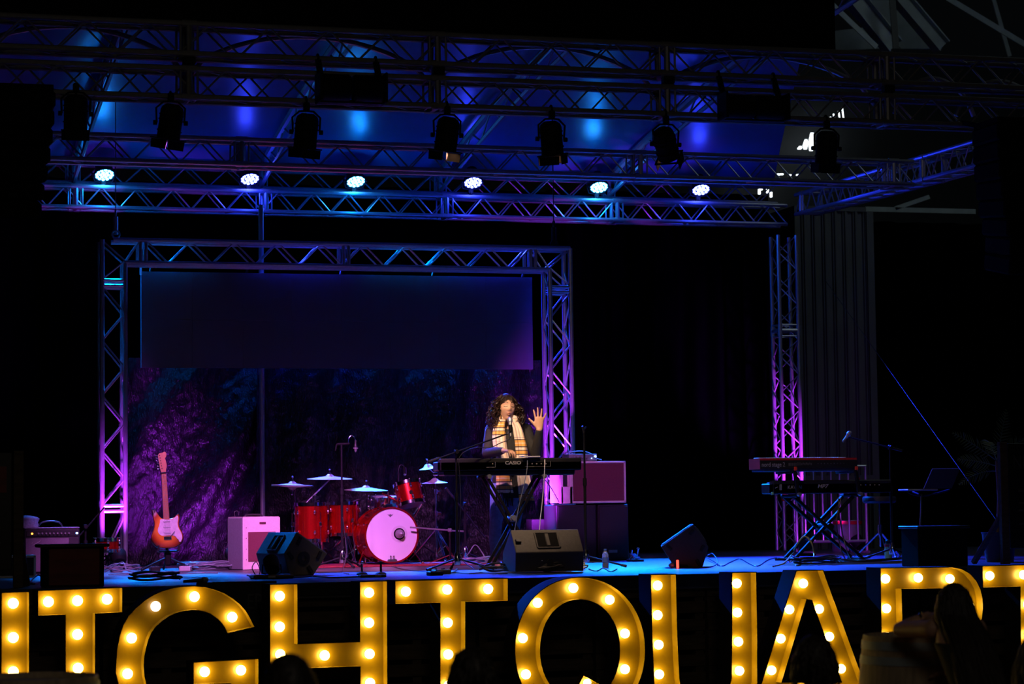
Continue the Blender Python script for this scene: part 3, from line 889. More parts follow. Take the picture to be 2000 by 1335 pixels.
letter('N', 'lit letter N at the far left, only its right stem in view',
  [(-160, 1160), (-95, 1158), (2, 1330), (2, 1156), (58, 1154), (58, 1435), (-5, 1437), (-105, 1265), (-105, 1440), (-160, 1441)], [],
  [(28, 1178), (28, 1245), (28, 1312), (28, 1380)], 0)
letter('I', 'lit letter I with broad slab serif, between N and G',
  [(73, 1152), (240, 1146), (240, 1196), (187, 1199), (187, 1379), (240, 1377), (240, 1427), (73, 1432), (73, 1383), (127, 1381), (127, 1201), (73, 1203)], [],
  [(97, 1175), (154, 1173), (212, 1170), (154, 1239), (155, 1305), (155, 1365), (97, 1406), (212, 1402)], 155)
letter('G', 'lit round letter G holding one failing dim bulb',
  [(225, 1313), (226, 1290), (228, 1265), (233, 1241), (240, 1220), (250, 1202), (264, 1187), (281, 1172), (300, 1160), (319, 1152), (339, 1146.5), (360, 1143.8), (381, 1143), (401, 1145), (420, 1149.5), (439, 1157), (456, 1167.5), (469, 1178), (480, 1190), (488, 1203), (495, 1217), (499.5, 1224.5), (444, 1237), (438, 1224.5), (430, 1214), (420, 1205), (410, 1198.5), (399, 1194.5), (387, 1192.3), (375, 1192), (360, 1193.8), (345, 1197.5), (331, 1203.5), (318, 1212.5), (306, 1223), (297, 1235), (291, 1249), (286.5, 1265), (283, 1283), (282, 1301), (284, 1322), (288, 1338), (296, 1352), (308, 1366), (330, 1380), (352, 1387), (381, 1390), (410, 1386), (430, 1380), (450, 1370), (450, 1335), (377, 1337), (377, 1292), (506, 1285), (506, 1392), (486, 1407), (462, 1420), (440, 1429), (410, 1435), (381, 1437), (350, 1436), (325, 1431), (300, 1421), (278, 1408), (258, 1390), (244, 1370), (233, 1345)], [],
  [(307, 1184), (383, 1165), (457, 1205), (260, 1246), (252, 1316), (403, 1312), (474, 1309), (275, 1370), (330, 1408), (400, 1412), (465, 1390)], 375, dim=(0,))
letter('H', 'lit letter H in front of the drum kit',
  [(526, 1140), (582, 1139), (582.5, 1256), (702, 1252), (702, 1135), (757, 1133), (758, 1419), (703, 1421), (703, 1302), (583, 1306), (583, 1424), (527, 1425)], [],
  [(550, 1164), (550, 1224), (551, 1278), (638, 1280), (725, 1157), (725, 1216), (726, 1277), (727, 1334), (728, 1390), (552, 1340), (553, 1396)], 640)
letter('T', 'lit letter T between the H and the Q',
  [(771, 1133), (993, 1128), (993, 1174), (910, 1176), (910, 1414), (859, 1416), (859, 1178), (771, 1180)], [],
  [(797, 1155), (878, 1151), (958, 1150), (879, 1216), (880, 1278), (881, 1338), (882, 1392)], 880)
def oval(cx, cy, rx, ry, n=40, p=2.0):
    out = []
    for k in range(n):
        a = 2*PI*k/n; c, s_ = math.cos(a), math.sin(a)
        out.append((cx+rx*math.copysign(abs(c)**(2/p), c), cy+ry*math.copysign(abs(s_)**(2/p), s_)))
    return out
qe = letter('Q', 'lit oval letter Q below the singer and centre wedge',
  oval(1133, 1269, 128, 143, 52, 2.08), [oval(1133, 1269, 77, 98, 44, 2.08)],
  [(1055, 1177), (1125, 1148), (1196, 1171), (1026, 1246), (1226, 1237), (1032, 1317), (1226, 1307), (1072, 1372), (1133, 1391), (1196, 1372)], 1133)
Yq = LY(1133)-.01
b = MB(); tp = [P(*q, Yq) for q in ((1131, 1336), (1140, 1319), (1172, 1336), (1252, 1402), (1224, 1424), (1165, 1368))]
b.wall(tp, (0, .10, 0)); b.build('tail_rim', 'gold', qe, True, False)
b = MB().prism([q+V(0, .085, 0) for q in tp], (0, .02, 0)); b.build('tail_panel', 'gold', qe, True, False)
for q in ((1147, 1333), (1196, 1378)): MB().ell(P(*q, Yq+.03), (.031, .031, .031), None, 14, 10).build('bulb', 'bulb', qe, True)
letter('U', 'lit letter U between the Q and the A',
  [(1270, 1121), (1273, 1240), (1277, 1335), (1282, 1356), (1291, 1371), (1305, 1385), (1322, 1396), (1348, 1404), (1377, 1407), (1406, 1404), (1432, 1396), (1450, 1385), (1465, 1370), (1475, 1354), (1480, 1333), (1480, 1240), (1478, 1116), (1429, 1117), (1429, 1240), (1428, 1325), (1424, 1340), (1415, 1351), (1398, 1358), (1377, 1361), (1356, 1358), (1340, 1351), (1331, 1340), (1328, 1325), (1324, 1240), (1321, 1120)], [],
  [(1290, 1143), (1290, 1201), (1292, 1259), (1293, 1317), (1445, 1139), (1446, 1196), (1448, 1253), (1450, 1310), (1310, 1366), (1352, 1383), (1402, 1383), (1440, 1362)], 1375)
letter('A', 'lit letter A behind the dark head of a seated listener',
  [(1555, 1113), (1608, 1112), (1713, 1398), (1668, 1399), (1655, 1362), (1519, 1362), (1508, 1401), (1466, 1402)],
  [[(1576, 1171), (1585, 1172), (1643, 1331), (1528, 1331)]],
  [(1575, 1139), (1548, 1190), (1606, 1189), (1531, 1247), (1626, 1243), (1513, 1309), (1649, 1306), (1585, 1346), (1496, 1365), (1670, 1362)], 1585)
letter('R', 'lit letter R behind the woman at the barrel',
  [(1719, 1108), (1790, 1107), (1860, 1106), (1879, 1110), (1895, 1119), (1908, 1134), (1916, 1150), (1920, 1168), (1921, 1187), (1919, 1206), (1913, 1226), (1903, 1244), (1890, 1258), (1870, 1269), (1932, 1389), (1876, 1391), (1818, 1277), (1770, 1278), (1772, 1394), (1723, 1396)],
  [[(1762, 1151), (1835, 1149.5), (1852, 1152), (1864, 1161), (1871, 1174), (1874, 1190), (1871, 1206), (1863, 1219), (1850, 1228), (1835, 1231), (1764, 1232)]],
  [(1736, 1130), (1800, 1128), (1862, 1130), (1738, 1188), (1740, 1243), (1901, 1183), (1885, 1237), (1815, 1253), (1742, 1300), (1744, 1355), (1850, 1310), (1885, 1365)], 1820)
letter('T', 'lit letter T cut by the right edge of the picture',
  [(1918, 1104), (2118, 1099), (2118, 1143), (2042, 1145), (2044, 1384), (1994, 1386), (1992, 1146), (1919, 1148)], [],
  [(1940, 1124), (2006, 1122), (2085, 1120), (2014, 1180), (2016, 1240), (2017, 1300), (2018, 1355)], 2015)

# ------------------------------------------------------------------ pallets cladding the stage front
pal = E('pallet', '', 'pallet', (0, 0, 0))
b = MB()
for k in range(7): b.box((0, -.055, .10+k*.145), (1.16, .018, .095 if k % 3 else .12), None, .003)
b.build('slats', 'wood_dark', pal, smooth=False)
b = MB()
for x in (-.53, 0, .53): b.box((x, 0, .5), (.09, .09, .98), None, .004)
b.build('stringers', 'wood_dark', pal, smooth=False)
plab = ['behind letter N and I', 'behind letter G', 'behind the left leg of letter H', 'behind the right leg of letter H', 'behind letter T', 'behind letter Q', 'behind the left stem of letter U', 'behind the right stem of letter U', 'behind letter A', 'behind letter R', 'behind the last letter T at the right edge']
for i in range(11):
    x = .5+i*1.0
    o = pal if i == 0 else dup(pal)
    o.location = (x, edgeY(x)+.13, 0); o.rotation_euler = (0, 0, math.atan(.066)); o.scale = (.84, 1, 1)
    o['label'] = 'dark wooden pallet cladding the stage front '+plab[i]; o['group'] = 'pallets along the stage front'
q = P(505, 1180, -.3)
e = E('hanging_sign', 'dark sign with faint grey capitals beside the letter G', 'sign', V(q.x-.12, edgeY(q.x)-.02, q.z-.16))
MB().box((0, 0, .16), (.62, .02, .34), None, .004).build('board', 'black', e, smooth=False)
text('EP', 'lettering', 'lettering_dim', e, Matrix.Translation((.135, -.012, .17)) @ FRONT, .17, .001, .72)

# ------------------------------------------------------------------ oak barrels used as tables
def barrel(label, c, h, r, rz=0):
    e = E('barrel', label, 'barrel', c, rz)
    prof = [(0, h-.025), (r*.84, h-.025), (r*.86, h), (r*.89, h)]
    for k in range(13):
        t = k/12; prof.append((r*(.89+.11*math.sin(PI*t)), h*(1-t)))
    prof += [(0, 0)]
    n = 28; b = MB(); b.lathe(prof, None, n*2)
    b.build('staves', 'barrel', e)
    for t in (.03, .11, .30, .70, .89, .97):
        rr = r*(.89+.11*math.sin(PI*t)); r2 = r*(.89+.11*math.sin(PI*(t+.045)))
        MB().lathe([(rr+.001, h*(1-t)), (rr+.004, h*(1-t)), (r2+.004, h*(1-t-.045)), (r2+.001, h*(1-t-.045))], None, n*2).build('hoop', 'steel', e)
    return e
b1 = P(60, 1300, -7.5); barrel('oak wine barrel at the lower left corner', V(b1.x, -7.5, 0), .93, .33)
b2 = P(1806, 1255, -6.72); barrel('oak wine barrel under the elbow of the leaning woman', V(b2.x, -6.72, 0), .955, .36)
def ground(px, Y): return V(P(px, 1000, Y).x, Y, DECK)

# ------------------------------------------------------------------ drum kit
rugc = ground(740, 5.95)
b = MB().box((rugc.x, 6.0, DECK+.006), (2.15, 1.95, .012), None, .004)
tag(b.build('rug', 'rug'), 'red rug spread under the drum kit', 'rug')
RUG = DECK+.012
def drum(name, label, c, Q, r, depth, lugs, headm='drumhead2', shell='red_lac', hoop='chrome', group=None, cat='drum', res='drumhead2', hr=.008):
    e = E(name, label, cat, c, 0, group); Q4 = Q.to_4x4()
    b = MB().lathe([(r, -depth/2), (r, depth/2)], Q4, 48); b.build('shell', shell, e)
    for s_ in (-1, 1):
        z = s_*depth/2
        b = MB().lathe([(r+.004, z-s_*.022), (r+.010, z-s_*.022), (r+.010, z+s_*.012), (r-.004, z+s_*.012), (r-.004, z)], Q4, 48)
        b.build('hoop', hoop, e)
        b = MB().lathe([(0, z+s_*.004), (r*.7, z+s_*.004), (r-.002, z+s_*.002)], Q4, 48); b.build('head', headm if s_ > 0 else res, e)
    for k in range(lugs):
        a = 2*PI*(k+.5)/lugs; u = V(math.cos(a), math.sin(a), 0)
        for s_ in (-1, 1):
            b = MB(); zz = s_*depth*.27
            b.ell(Q @ (u*(r+.012)+V(0, 0, zz)), (.014, .014, .024), Q, 10, 6)
            b.tube(Q @ (u*(r+.014)+V(0, 0, zz)), Q @ (u*(r+.014)+V(0, 0, s_*(depth/2+.012))), .0035, 6)
            b.tube(Q @ (u*(r+.014)+V(0, 0, s_*(depth/2+.006))), Q @ (u*(r+.014)+V(0, 0, s_*(depth/2+.018))), .007, 8)
            b.build('lug', 'chrome', e)
    return e
I3 = Matrix.Identity(3)
# bass drum, batter side to the back, axis along the stage depth
BDY = 5.55
bc = P(763, 1045, BDY); R0 = .275
bd = V(bc.x, BDY+.22, RUG+R0+.022)
Qb = Matrix.Rotation(PI/2, 3, 'X') @ Matrix.Rotation(R_(0), 3, 'Y')
ez = math.radians(-3)
Qb = Matrix.Rotation(ez*-1, 3, 'Z') @ Qb                 # front head turned a touch to the camera
e = drum('bass_drum', 'big bass drum with pink lit white front head and red shell', bd, Qb, R0, .42, 8, 'drumhead', 'red_lac', 'red_lac', res='drumhead')
fz = .21
Q4 = Qb.to_4x4()
b = MB().lathe([(R0-.002, fz+.014), (R0+.013, fz+.014), (R0+.013, fz-.028), (R0+.004, fz-.028)], Q4, 56); b.build('front_hoop', 'red_lac', e)
pc = V(.082, .012, fz+.006)
b = MB(); b.lathe([(.060, 0), (.085, 0), (.085, .002), (.060, .002)], Q4 @ Matrix.Translation(pc), 32); b.build('port_ring', 'white', e)
b = MB(); b.lathe([(0, .001), (.060, .001)], Q4 @ Matrix.Translation(pc), 32); b.build('port_hole', 'black_matte', e)
b = MB()
b.prism([Q4 @ V(-.012+dx, .205+dy, fz+.0055) for dx, dy in ((-.032, .008), (-.014, .004), (0, .010), (.014, .004), (.032, .008), (.014, -.008), (0, -.022), (-.014, -.008))], Qb @ V(0, 0, .001))
b.build('crest_mark', 'grey_side', e)
for s_ in (-1, 1):
    b = MB(); p0 = Qb @ V(s_*.24, -.12, .05); p1 = V(p0.x+s_*.10, p0.y-.16, -(R0+.022))
    b.tube(p0, p1, .008, 8); b.ell(p1+V(0, 0, .012), (.016, .016, .014), None, 10, 6); b.box(p0, (.03, .04, .03), None, .006); b.build('spur', 'chrome', e)
b = MB()
for dx in (-.016, .016): b.tube(Q4 @ V(dx, -R0+.02, fz+.02), Q4 @ V(dx, -R0+.055, fz+.02), .006, 8); b.ell(Q4 @ V(dx, -R0+.06, fz+.02), (.01, .01, .01), None, 8, 6)
b.box(Q4 @ V(0, -R0+.015, fz+.015), (.10, .03, .03), None, .006)
b.build('hoop_clamp', 'chrome', e)
b = MB().tube(Q4 @ V(0.03, R0, .02), Q4 @ V(.03, R0+.17, .0), .011, 8); b.box(Q4 @ V(.03, R0+.02, .02), (.07, .06, .05), None, .01); b.build('tom_mount', 'chrome', e)
# bass drum microphone in the port, on its own low boom stand
pw = bd + (Q4 @ pc)
e = E('bass_drum_microphone', 'round dark microphone poking out of the bass drum port', 'microphone', pw+V(0, -.03, 0))
b = MB(); b.lathe([(0, .045), (.02, .042), (.040, .02), (.046, -.01), (.046, -.06), (0, -.06)], Q4, 24); b.build('capsule', 'alu_dark', e)
b = MB(); b.ell(V(0, -.045, 0), (.018, .018, .018), None, 12, 8); b.build('grille', 'alu', e)
e = E('low_boom_stand', 'low microphone boom stand right of the bass drum', 'microphone stand', V(pw.x+.52, BDY-.05, RUG))
b = MB().tube(V(0, 0, .05), V(0, 0, .34), .012, 8); b.build('pole', 'black_metal', e)
b = MB().tube(V(.15, .02, .325), V(-.42, .0, .375), .0085, 8); b.build('boom', 'alu', e)
b = MB().box(V(0, 0, .34), (.04, .04, .04), None, .008); b.build('clutch', 'alu', e)
for k in range(3):
    a = 2*PI*k/3+.4; MB().tube(V(0, 0, .09), V(.22*math.cos(a), .22*math.sin(a), .012), .008, 8).build('leg', 'chrome', e)

# rack tom tilted to the drummer
tc = P(799, 964, 5.75)
Qt = Matrix.Rotation(R_(-9), 3, 'Y') @ Matrix.Rotation(R_(-14), 3, 'X')
e = drum('rack_tom', 'tilted red rack tom above the bass drum', tc, Qt, .135, .225, 6, 'drumhead2')
b = MB().tube(V(-.04, .03, -.12), bd+V(-.03, .02, .44)-tc, .012, 8); b.tube(V(.13, .02, -.10), V(.05, .04, -.21), .008, 8); b.tube(V(.13, -.02, -.10), V(.06, .04, -.24), .008, 8)
b.build('mount_arm', 'chrome', e)
MB().disc_tube(Qt @ V(-.01, -.137, -.015), Qt @ V(0, 1, 0), .02, .006, 16).build('badge', 'chrome', e)
# floor toms
def floor_tom(label, px, r, ytop, ybot, Y):
    g = ground(px, Y); zt_, zb_ = P(px, ytop, Y-r).z, P(px, ybot, Y-r).z; dep = zt_-zb_; z0 = zb_-RUG; c = V(g.x, Y, RUG+z0+dep/2)
    e = drum('floor_tom', label, c, I3, r, dep, 6, 'drumhead2', group='red floor toms')
    for k in range(3):
        a = 2*PI*k/3-PI/2+.3; u = V(math.cos(a), math.sin(a), 0); b = MB()
        b.path([u*(r+.03)+V(0, 0, .10), u*(r+.03)+V(0, 0, -dep/2-.02), u*(r+.055)+V(0, 0, -dep/2-.08), u*(r+.055)+V(0, 0, -dep/2-z0+.02)], .006, 8)
        b.box(u*(r+.025)+V(0, 0, -.02), (.03, .03, .045), None, .006); b.tube(u*(r+.055)+V(0, 0, -dep/2-z0), u*(r+.055)+V(0, 0, -dep/2-z0+.035), .011, 8)
        b.build('leg', 'chrome', e)
    return e
floor_tom('larger red floor tom at the left of the kit', 608, .17, 983, 1056, 6.05)
floor_tom('smaller red floor tom between the large one and the bass drum', 671, .165, 981, 1044, 6.1)
# snare on its stand
sc_ = V(P(752, 972, 6.35).x, 6.35, RUG+.62)
e = drum('snare_drum', 'snare drum showing its lit rim behind the bass drum', sc_, Matrix.Rotation(R_(5), 3, 'X'), .165, .14, 8, 'drumhead', 'chrome')
e = E('snare_stand', 'snare stand under the snare drum behind the bass drum', 'stand', V(sc_.x, sc_.y, RUG))
MB().tube(V(0, 0, .1), V(0, 0, .47), .014, 8).build('pole', 'chrome', e)
for k in range(3):
    a = 2*PI*k/3+.2; u = V(math.cos(a), math.sin(a), 0)
    MB().tube(V(0, 0, .22), u*.27+V(0, 0, .015), .009, 8).build('leg', 'chrome', e)
    MB().path([V(0, 0, .46), u*.15+V(0, 0, .50), u*.168+V(0, 0, .545)], .008, 8).build('basket_arm', 'chrome', e)

def cymbal(label, c, r, tx, ty, group='cymbals of the drum kit'):
    e = E('cymbal', label, 'cymbal', c, 0, group)
    Q = (Matrix.Rotation(R_(ty), 3, 'Y') @ Matrix.Rotation(R_(tx), 3, 'X')).to_4x4()
    pr = [(.006, .032), (.02, .030), (.035, .020), (.045, .008), (r*.55, -.004), (r, -.020)]
    b = MB().lathe(pr+[(r_, z-.002) for r_, z in pr[::-1]], Q, 56); b.build('bow', 'cymbal', e)
    b = MB().tube(Q @ V(0, 0, .03), Q @ V(0, 0, .075), .006, 8); b.ell(Q @ V(0, 0, .08), (.014, .014, .010), None, 10, 6); b.disc_tube(Q @ V(0, 0, .04), Q.to_3x3() @ V(0, 0, 1), .016, .012, 12)
    b.build('wing_nut', 'chrome', e); return e
def cym_stand(label, base, top, boom=None, rr=.30, zleg=.30):
    e = E('cymbal_stand', label, 'stand', base)
    t = Vector(top)-Vector(base)
    if boom is None:
        MB().tube(V(0, 0, .06), V(0, 0, t.z*.5), .0135, 10).build('lower_tube', 'chrome', e)
        MB().tube(V(0, 0, t.z*.5), V(0, 0, t.z*.72), .011, 10).build('middle_tube', 'chrome', e)
        MB().tube(V(0, 0, t.z*.72), t, .008, 8).build('upper_tube', 'chrome', e)
    else:
        bp, tail = Vector(boom[0])-Vector(base), Vector(boom[1])-Vector(base)
        MB().tube(V(0, 0, .06), V(0, 0, bp.z*.6), .0135, 10).build('lower_tube', 'chrome', e)
        MB().tube(V(0, 0, bp.z*.6), bp, .011, 10).build('middle_tube', 'chrome', e)
        MB().tube(tail, t-V(0, 0, .03), .009, 8).build('boom_arm', 'chrome', e)
        b = MB().box(bp, (.045, .045, .05), None, .01); b.disc_tube(bp+V(.02, -.02, 0), (0, 1, 0), .018, .03, 10); b.build('tilter', 'chrome', e)
    for z in (t.z*.5, t.z*.72):
        if boom is None or z < bp.z:
            b = MB().disc_tube(V(0, 0, z), (0, 0, 1), .021, .05, 12); b.box(V(.028, -.012, z), (.05, .012, .022), None, .004); b.build('collar', 'chrome', e)
    b = MB().disc_tube(V(0, 0, zleg), (0, 0, 1), .022, .05, 12); b.build('leg_collar', 'chrome', e)
    for k in range(3):
        a = 2*PI*k/3+.6; u = V(math.cos(a), math.sin(a), 0); b = MB()
        for s_ in (-.01, .01):
            n = V(-u.y, u.x, 0)*s_; b.tube(V(0, 0, zleg)+n, u*rr+V(0, 0, .02)+n, .006, 6)
        b.tube(u*rr*.5+V(0, 0, zleg*.5), V(0, 0, .09), .005, 6); b.ell(u*rr+V(0, 0, .016), (.02, .02, .016), None, 10, 6); b.build('leg', 'chrome', e)
    return e
def cyl(px, py, Y): return P(px, py, Y)
c = cyl(571, 945, 6.75); cymbal('hi-hat style cymbal at the far left of the kit', c, .225, 2, 2)
cymbal('lower one of the two cymbals at the far left of the kit', c-V(0, 0, .03), .225, 182, 2)
cym_stand('straight stand carrying the far left cymbals', V(P(577, 945, 6.75).x, 6.75, DECK), V(P(577, 945, 6.75).x, 6.75, c.z))
c = cyl(644, 931, 6.6); cymbal('highest crash cymbal above the floor toms', c, .24, 3, 0)
g = V(P(614, 975, 6.6).x, 6.6, RUG)
cym_stand('boom stand reaching up to the highest crash cymbal', g, c, (P(614, 971, 6.6), P(582, 997, 6.6)))
c = cyl(715, 953, 6.55); cymbal('crash cymbal between the high crash and the rack tom', c, .235, 3.5, 1)
g = V(P(677, 985, 6.55).x, 6.55, RUG)
cym_stand('boom stand reaching up to the middle crash cymbal', g, P(704, 968, 6.55), (P(677, 978, 6.55), P(641, 997, 6.55)))
c = cyl(849, 939, 6.55); cymbal('ride cymbal right of the rack tom', c, .14, 2.5, -2)
c2 = cyl(836, 911, 6.6); cymbal('small splash cymbal above the ride, right of the rack tom', V(c2.x, 6.6, c2.z), .10, 3, -9)
rs_ = cym_stand('tall chrome stand right of the bass drum carrying ride and splash', V(P(851, 940, 6.55).x, 6.55, DECK), V(P(849, 940, 6.55).x, 6.55, c2.z+.03), None, .30, .36)
b = MB().tube(P(850, 926, 6.55), P(836, 913, 6.6), .007, 8); b.box(P(850, 925, 6.55), (.06, .05, .04), None, .01); b.build('splash_arm', 'chrome', rs_, True)
# drum throne behind the bass drum and hi-hat pedal
e = E('drum_throne', 'round black drum stool behind the kit', 'stool', ground(700, 6.85)+V(0, 0, 0))
MB().lathe([(0, .42), (.15, .42), (.17, .44), (.17, .49), (.15, .51), (0, .51)], None, 28).build('seat', 'vinyl_black', e)
MB().tube(V(0, 0, .1), V(0, 0, .43), .016, 10).build('pole', 'chrome', e)
for k in range(3):
    a = 2*PI*k/3; MB().tube(V(0, 0, .24), V(.26*math.cos(a), .26*math.sin(a), .015), .010, 8).build('leg', 'chrome', e)
e = E('bass_pedal', 'chrome kick pedal behind the bass drum', 'pedal', V(bd.x-.1, bd.y+.42, RUG))
MB().box(V(0, 0, .02), (.09, .26, .02), Matrix.Rotation(R_(8), 3, 'X'), .004).build('foot_board', 'chrome', e)
b = MB(); b.tube(V(-.05, -.12, 0), V(-.05, -.12, .2), .008, 8); b.tube(V(.05, -.12, 0), V(.05, -.12, .2), .008, 8); b.tube(V(-.05, -.12, .2), V(.05, -.12, .2), .008, 8); b.build('frame', 'chrome', e)

# ------------------------------------------------------------------ microphones on stands
def mic(name, label, tip, tail, r=.024, body='alu_dark', cat='microphone', grp=None):
    tip, tail = Vector(tip), Vector(tail); d = (tip-tail); L = d.length
    e = E(name, label, cat, tail, 0, grp); Q = d.to_track_quat('Z', 'Y').to_matrix().to_4x4()
    MB().lathe([(0, 0), (.011, 0), (.0125, L*.3), (.017, L-.055), (.021, L-.05), (.021, L-.042)], Q, 16).build('handle', body, e)
    b = MB().lathe([(.022, L-.046), (.025, L-.044), (.025, L-.036)]+[(r*math.cos(a), L-.036+r*.0+.036*math.sin(a)) for a in (0.2, .5, .8, 1.1, 1.35)]+[(0, L)], Q, 18)
    b.build('grille', 'alu', e); return e
def tripod(label, base, zp, boom0=None, boom1=None, legr=.33, ang=.5, pole_r=.0105, m='black_metal'):
    e = E('microphone_stand', label, 'microphone stand', base)
    MB().tube(V(0, 0, .09), V(0, 0, zp*.62), pole_r+.003, 10).build('lower_pole', m, e)
    MB().tube(V(0, 0, zp*.62), V(0, 0, zp), pole_r-.001, 10).build('upper_pole', m, e)
    MB().disc_tube(V(0, 0, zp*.62), (0, 0, 1), .019, .07, 12).build('clutch', m, e)
    b = MB().lathe([(0, .05), (.03, .05), (.034, .08), (.028, .14), (.016, .17), (0, .17)], None, 14); b.build('leg_hub', 'chrome' if m == 'black_metal' else m, e)
    for k in range(3):
        a = 2*PI*k/3+ang; u = V(math.cos(a), math.sin(a), 0)
        b = MB().tube(V(0, 0, .11), u*legr+V(0, 0, .014), .0095, 8); b.build('leg', m, e)
        MB().tube(u*(legr-.05)+V(0, 0, .026), u*legr+V(0, 0, .0145), .0145, 8).build('rubber_foot', 'black', e)
    if boom0 is not None:
        b0, b1 = Vector(boom0)-Vector(base), Vector(boom1)-Vector(base)
        MB().tube(b0, b1, .0075, 8).build('boom', m, e)
        b = MB().box(V(0, 0, zp), (.035, .04, .05), None, .008); b.disc_tube(V(0, -.03, zp), (0, 1, 0), .018, .03, 12); b.build('boom_clutch', m, e)
        d = (b0-b1).normalized(); MB().tube(b0, b0+d*.12, .014, 10).build('counterweight', 'black', e)
    return e
# singer's boom stand in front of the keyboard
SY2 = 2.95
sb = V(P(892, 1000, SY2).x, SY2, DECK)
piv = P(892, 882, SY2)
tip = P(990, 847, 3.10)
d = (tip-piv).normalized()
st = tripod('black boom stand in front of the keyboard reaching to the singer', sb, piv.z-DECK, piv-d*.20, tip, .36, R_(205))
mt_, mb_ = P(996, 814, 3.16), P(997, 852, 3.10)
mic('microphone', 'silver topped vocal microphone at the singer chin', mt_, mb_, .026, 'alu')
b = MB().path([tip, tip+V(.01, .0, .0), V(mb_.x, mb_.y, mb_.z+.07)], .008, 8); b.tube(V(mb_.x, mb_.y, mb_.z+.05), V(mb_.x, mb_.y, mb_.z+.11), .0175, 12); b.build('mic_clip', 'black', st, True)
b = MB().path(curve([mb_, mb_+V(-.02, -.01, -.03), mb_+V(-.1, -.01, -.06), lerp(tip, piv, .35)+V(0, 0, -.07), lerp(tip, piv, .65)+V(0, 0, -.02), lerp(tip, piv, .95)+V(0, -.02, -.05), piv+V(.02, -.02, -.2), sb+V(.03, -.03, .6), sb+V(.02, -.03, .15), sb+V(.10, -.25, .012)], 6), .0042, 6)
tag(b.build('microphone_cable', 'cable'), 'black cable looping down the singer boom stand', 'cable')
# straight stand right of the keyboard, empty clip
rb = V(P(1143, 1000, 2.9).x, 2.9, DECK)
st = tripod('straight black stand with empty clip right of the keyboard', rb, P(1139, 838, 2.9).z-DECK, legr=.38, ang=R_(-25))
zt = P(1139, 838, 2.9).z-DECK
b = MB().path([V(0, 0, zt-.03), V(-.005, 0, zt), V(-.02, -.01, zt+.03)], .011, 8); b.path([V(0, 0, zt), V(.02, -.01, zt+.025)], .007, 8); b.build('mic_clip', 'black', st)
# overhead drum mic on a tall straight stand with gooseneck
ob = V(P(668, 1000, 4.75).x, 4.75, DECK); zt = P(668, 867, 4.75).z-DECK
st = tripod('tall dark stand with gooseneck microphone in front of the floor toms', ob, zt, legr=.3, ang=R_(-80))
b = MB().tube(V(-.05, 0, zt), V(.08, 0, zt+.005), .011, 8); b.tube(V(-.05, 0, zt-.0), V(-.06, 0, zt-.06), .007, 8); b.build('crossbar', 'black_metal', st)
g0 = V(.07, 0, zt)
b = MB().path(curve([g0, g0+V(.0, 0, .05), g0+V(.03, 0, .085), g0+V(.06, 0, .07), g0+V(.07, 0, .03)], 5), .006, 8); b.build('gooseneck', 'chrome', st)
p_ = ob+g0+V(.072, 0, .03)
mic('overhead_microphone', 'thin microphone hanging from the gooseneck above the floor toms', p_+V(.0, 0, -.11), p_+V(0, 0, .01), .014, 'black')
# clip mic over the rack tom
q = P(790, 920, 5.75)
e = E('tom_microphone', 'small clip microphone curled over the rack tom', 'microphone', q)
MB().path(curve([P(779, 940, 5.75)-q, P(778, 922, 5.75)-q, P(781, 909, 5.75)-q, P(787, 908, 5.75)-q, P(790, 913, 5.75)-q], 5), .005, 6).build('gooseneck', 'black', e)
b = MB().tube(P(790, 912, 5.75)-q, P(791, 925, 5.75)-q, .016, 10); b.ell(P(791, 925, 5.75)-q, (.017, .017, .017), None, 10, 6); b.build('capsule', 'chrome', e)
# tall thin stand behind, right of the cymbals
tripod('slim dark stand standing behind between kit and singer', V(P(908, 1000, 6.3).x, 6.3, DECK), .62, V(P(905, 960, 6.3).x-.12, 6.3, 1.80), V(P(908, 1040, 6.3).x+.22, 6.3, 1.36), .25, .3)

# ------------------------------------------------------------------ keyboards
KY = 3.15
def keyboard(name, label, x0, x1, zt, zb, Y, dep, m, top_m, parts):
    e = E(name, label, 'keyboard', V((x0+x1)/2, Y+dep/2, zb))
    W = x1-x0; H = zt-zb
    b = MB().box(V(0, 0, (H-.028)*.5), (W, dep, H-.028), None, .010); b.box(V(0, -dep*.5+.055, H*.5), (W, .11, H), None, .010); b.build('case', m, e)
    Hc = H; H = H-.028
    b = MB()
    n = 52
    for i in range(n):
        b.box(V(-W*.46+W*.92*(i+.5)/n, dep*.22, H+.006), (W*.92/n-.0015, dep*.42, .014), None, .002)
    b.build('white_keys', 'white', e, smooth=False)
    b = MB()
    for i in range(n):
        if i % 7 in (0, 1, 3, 4, 5): b.box(V(-W*.46+W*.92*(i+1)/n, dep*.14, H+.017), (W*.92/n*.55, dep*.26, .012), None, .002)
    b.build('black_keys', 'black', e, smooth=False)
    return e, W, Hc
x0, x1 = P(860, 905, KY).x, P(1136, 905, KY).x
zt, zm, zb = P(1000, 894, KY).z, P(1000, 918, KY).z, P(1000, 926, KY+.02).z
kb, W, H = keyboard('keyboard', 'long black stage keyboard played by the singer on a crossed stand', x0, x1, zt, zm, KY, .29, 'black', 'black', None)
KT, KBm = zt, zb
b = MB().box(V(0, .02, -.02), (W*.93, .22, zm-zb+.01), None, .01); b.build('lower_case', 'black', kb)
text('CASIO', 'lettering', 'lettering', kb, Matrix.Translation((P(1002, 900, KY).x-(x0+x1)/2, -.1465, H*.60)) @ FRONT, .042, .0008, 1.30, .0012)
b = MB().box(V(P(1006, 900, KY).x-(x0+x1)/2+.02, -.1455, H*.9), (.02, .002, .002)); 
b = MB()
xx = P(958, 900, KY).x-(x0+x1)/2
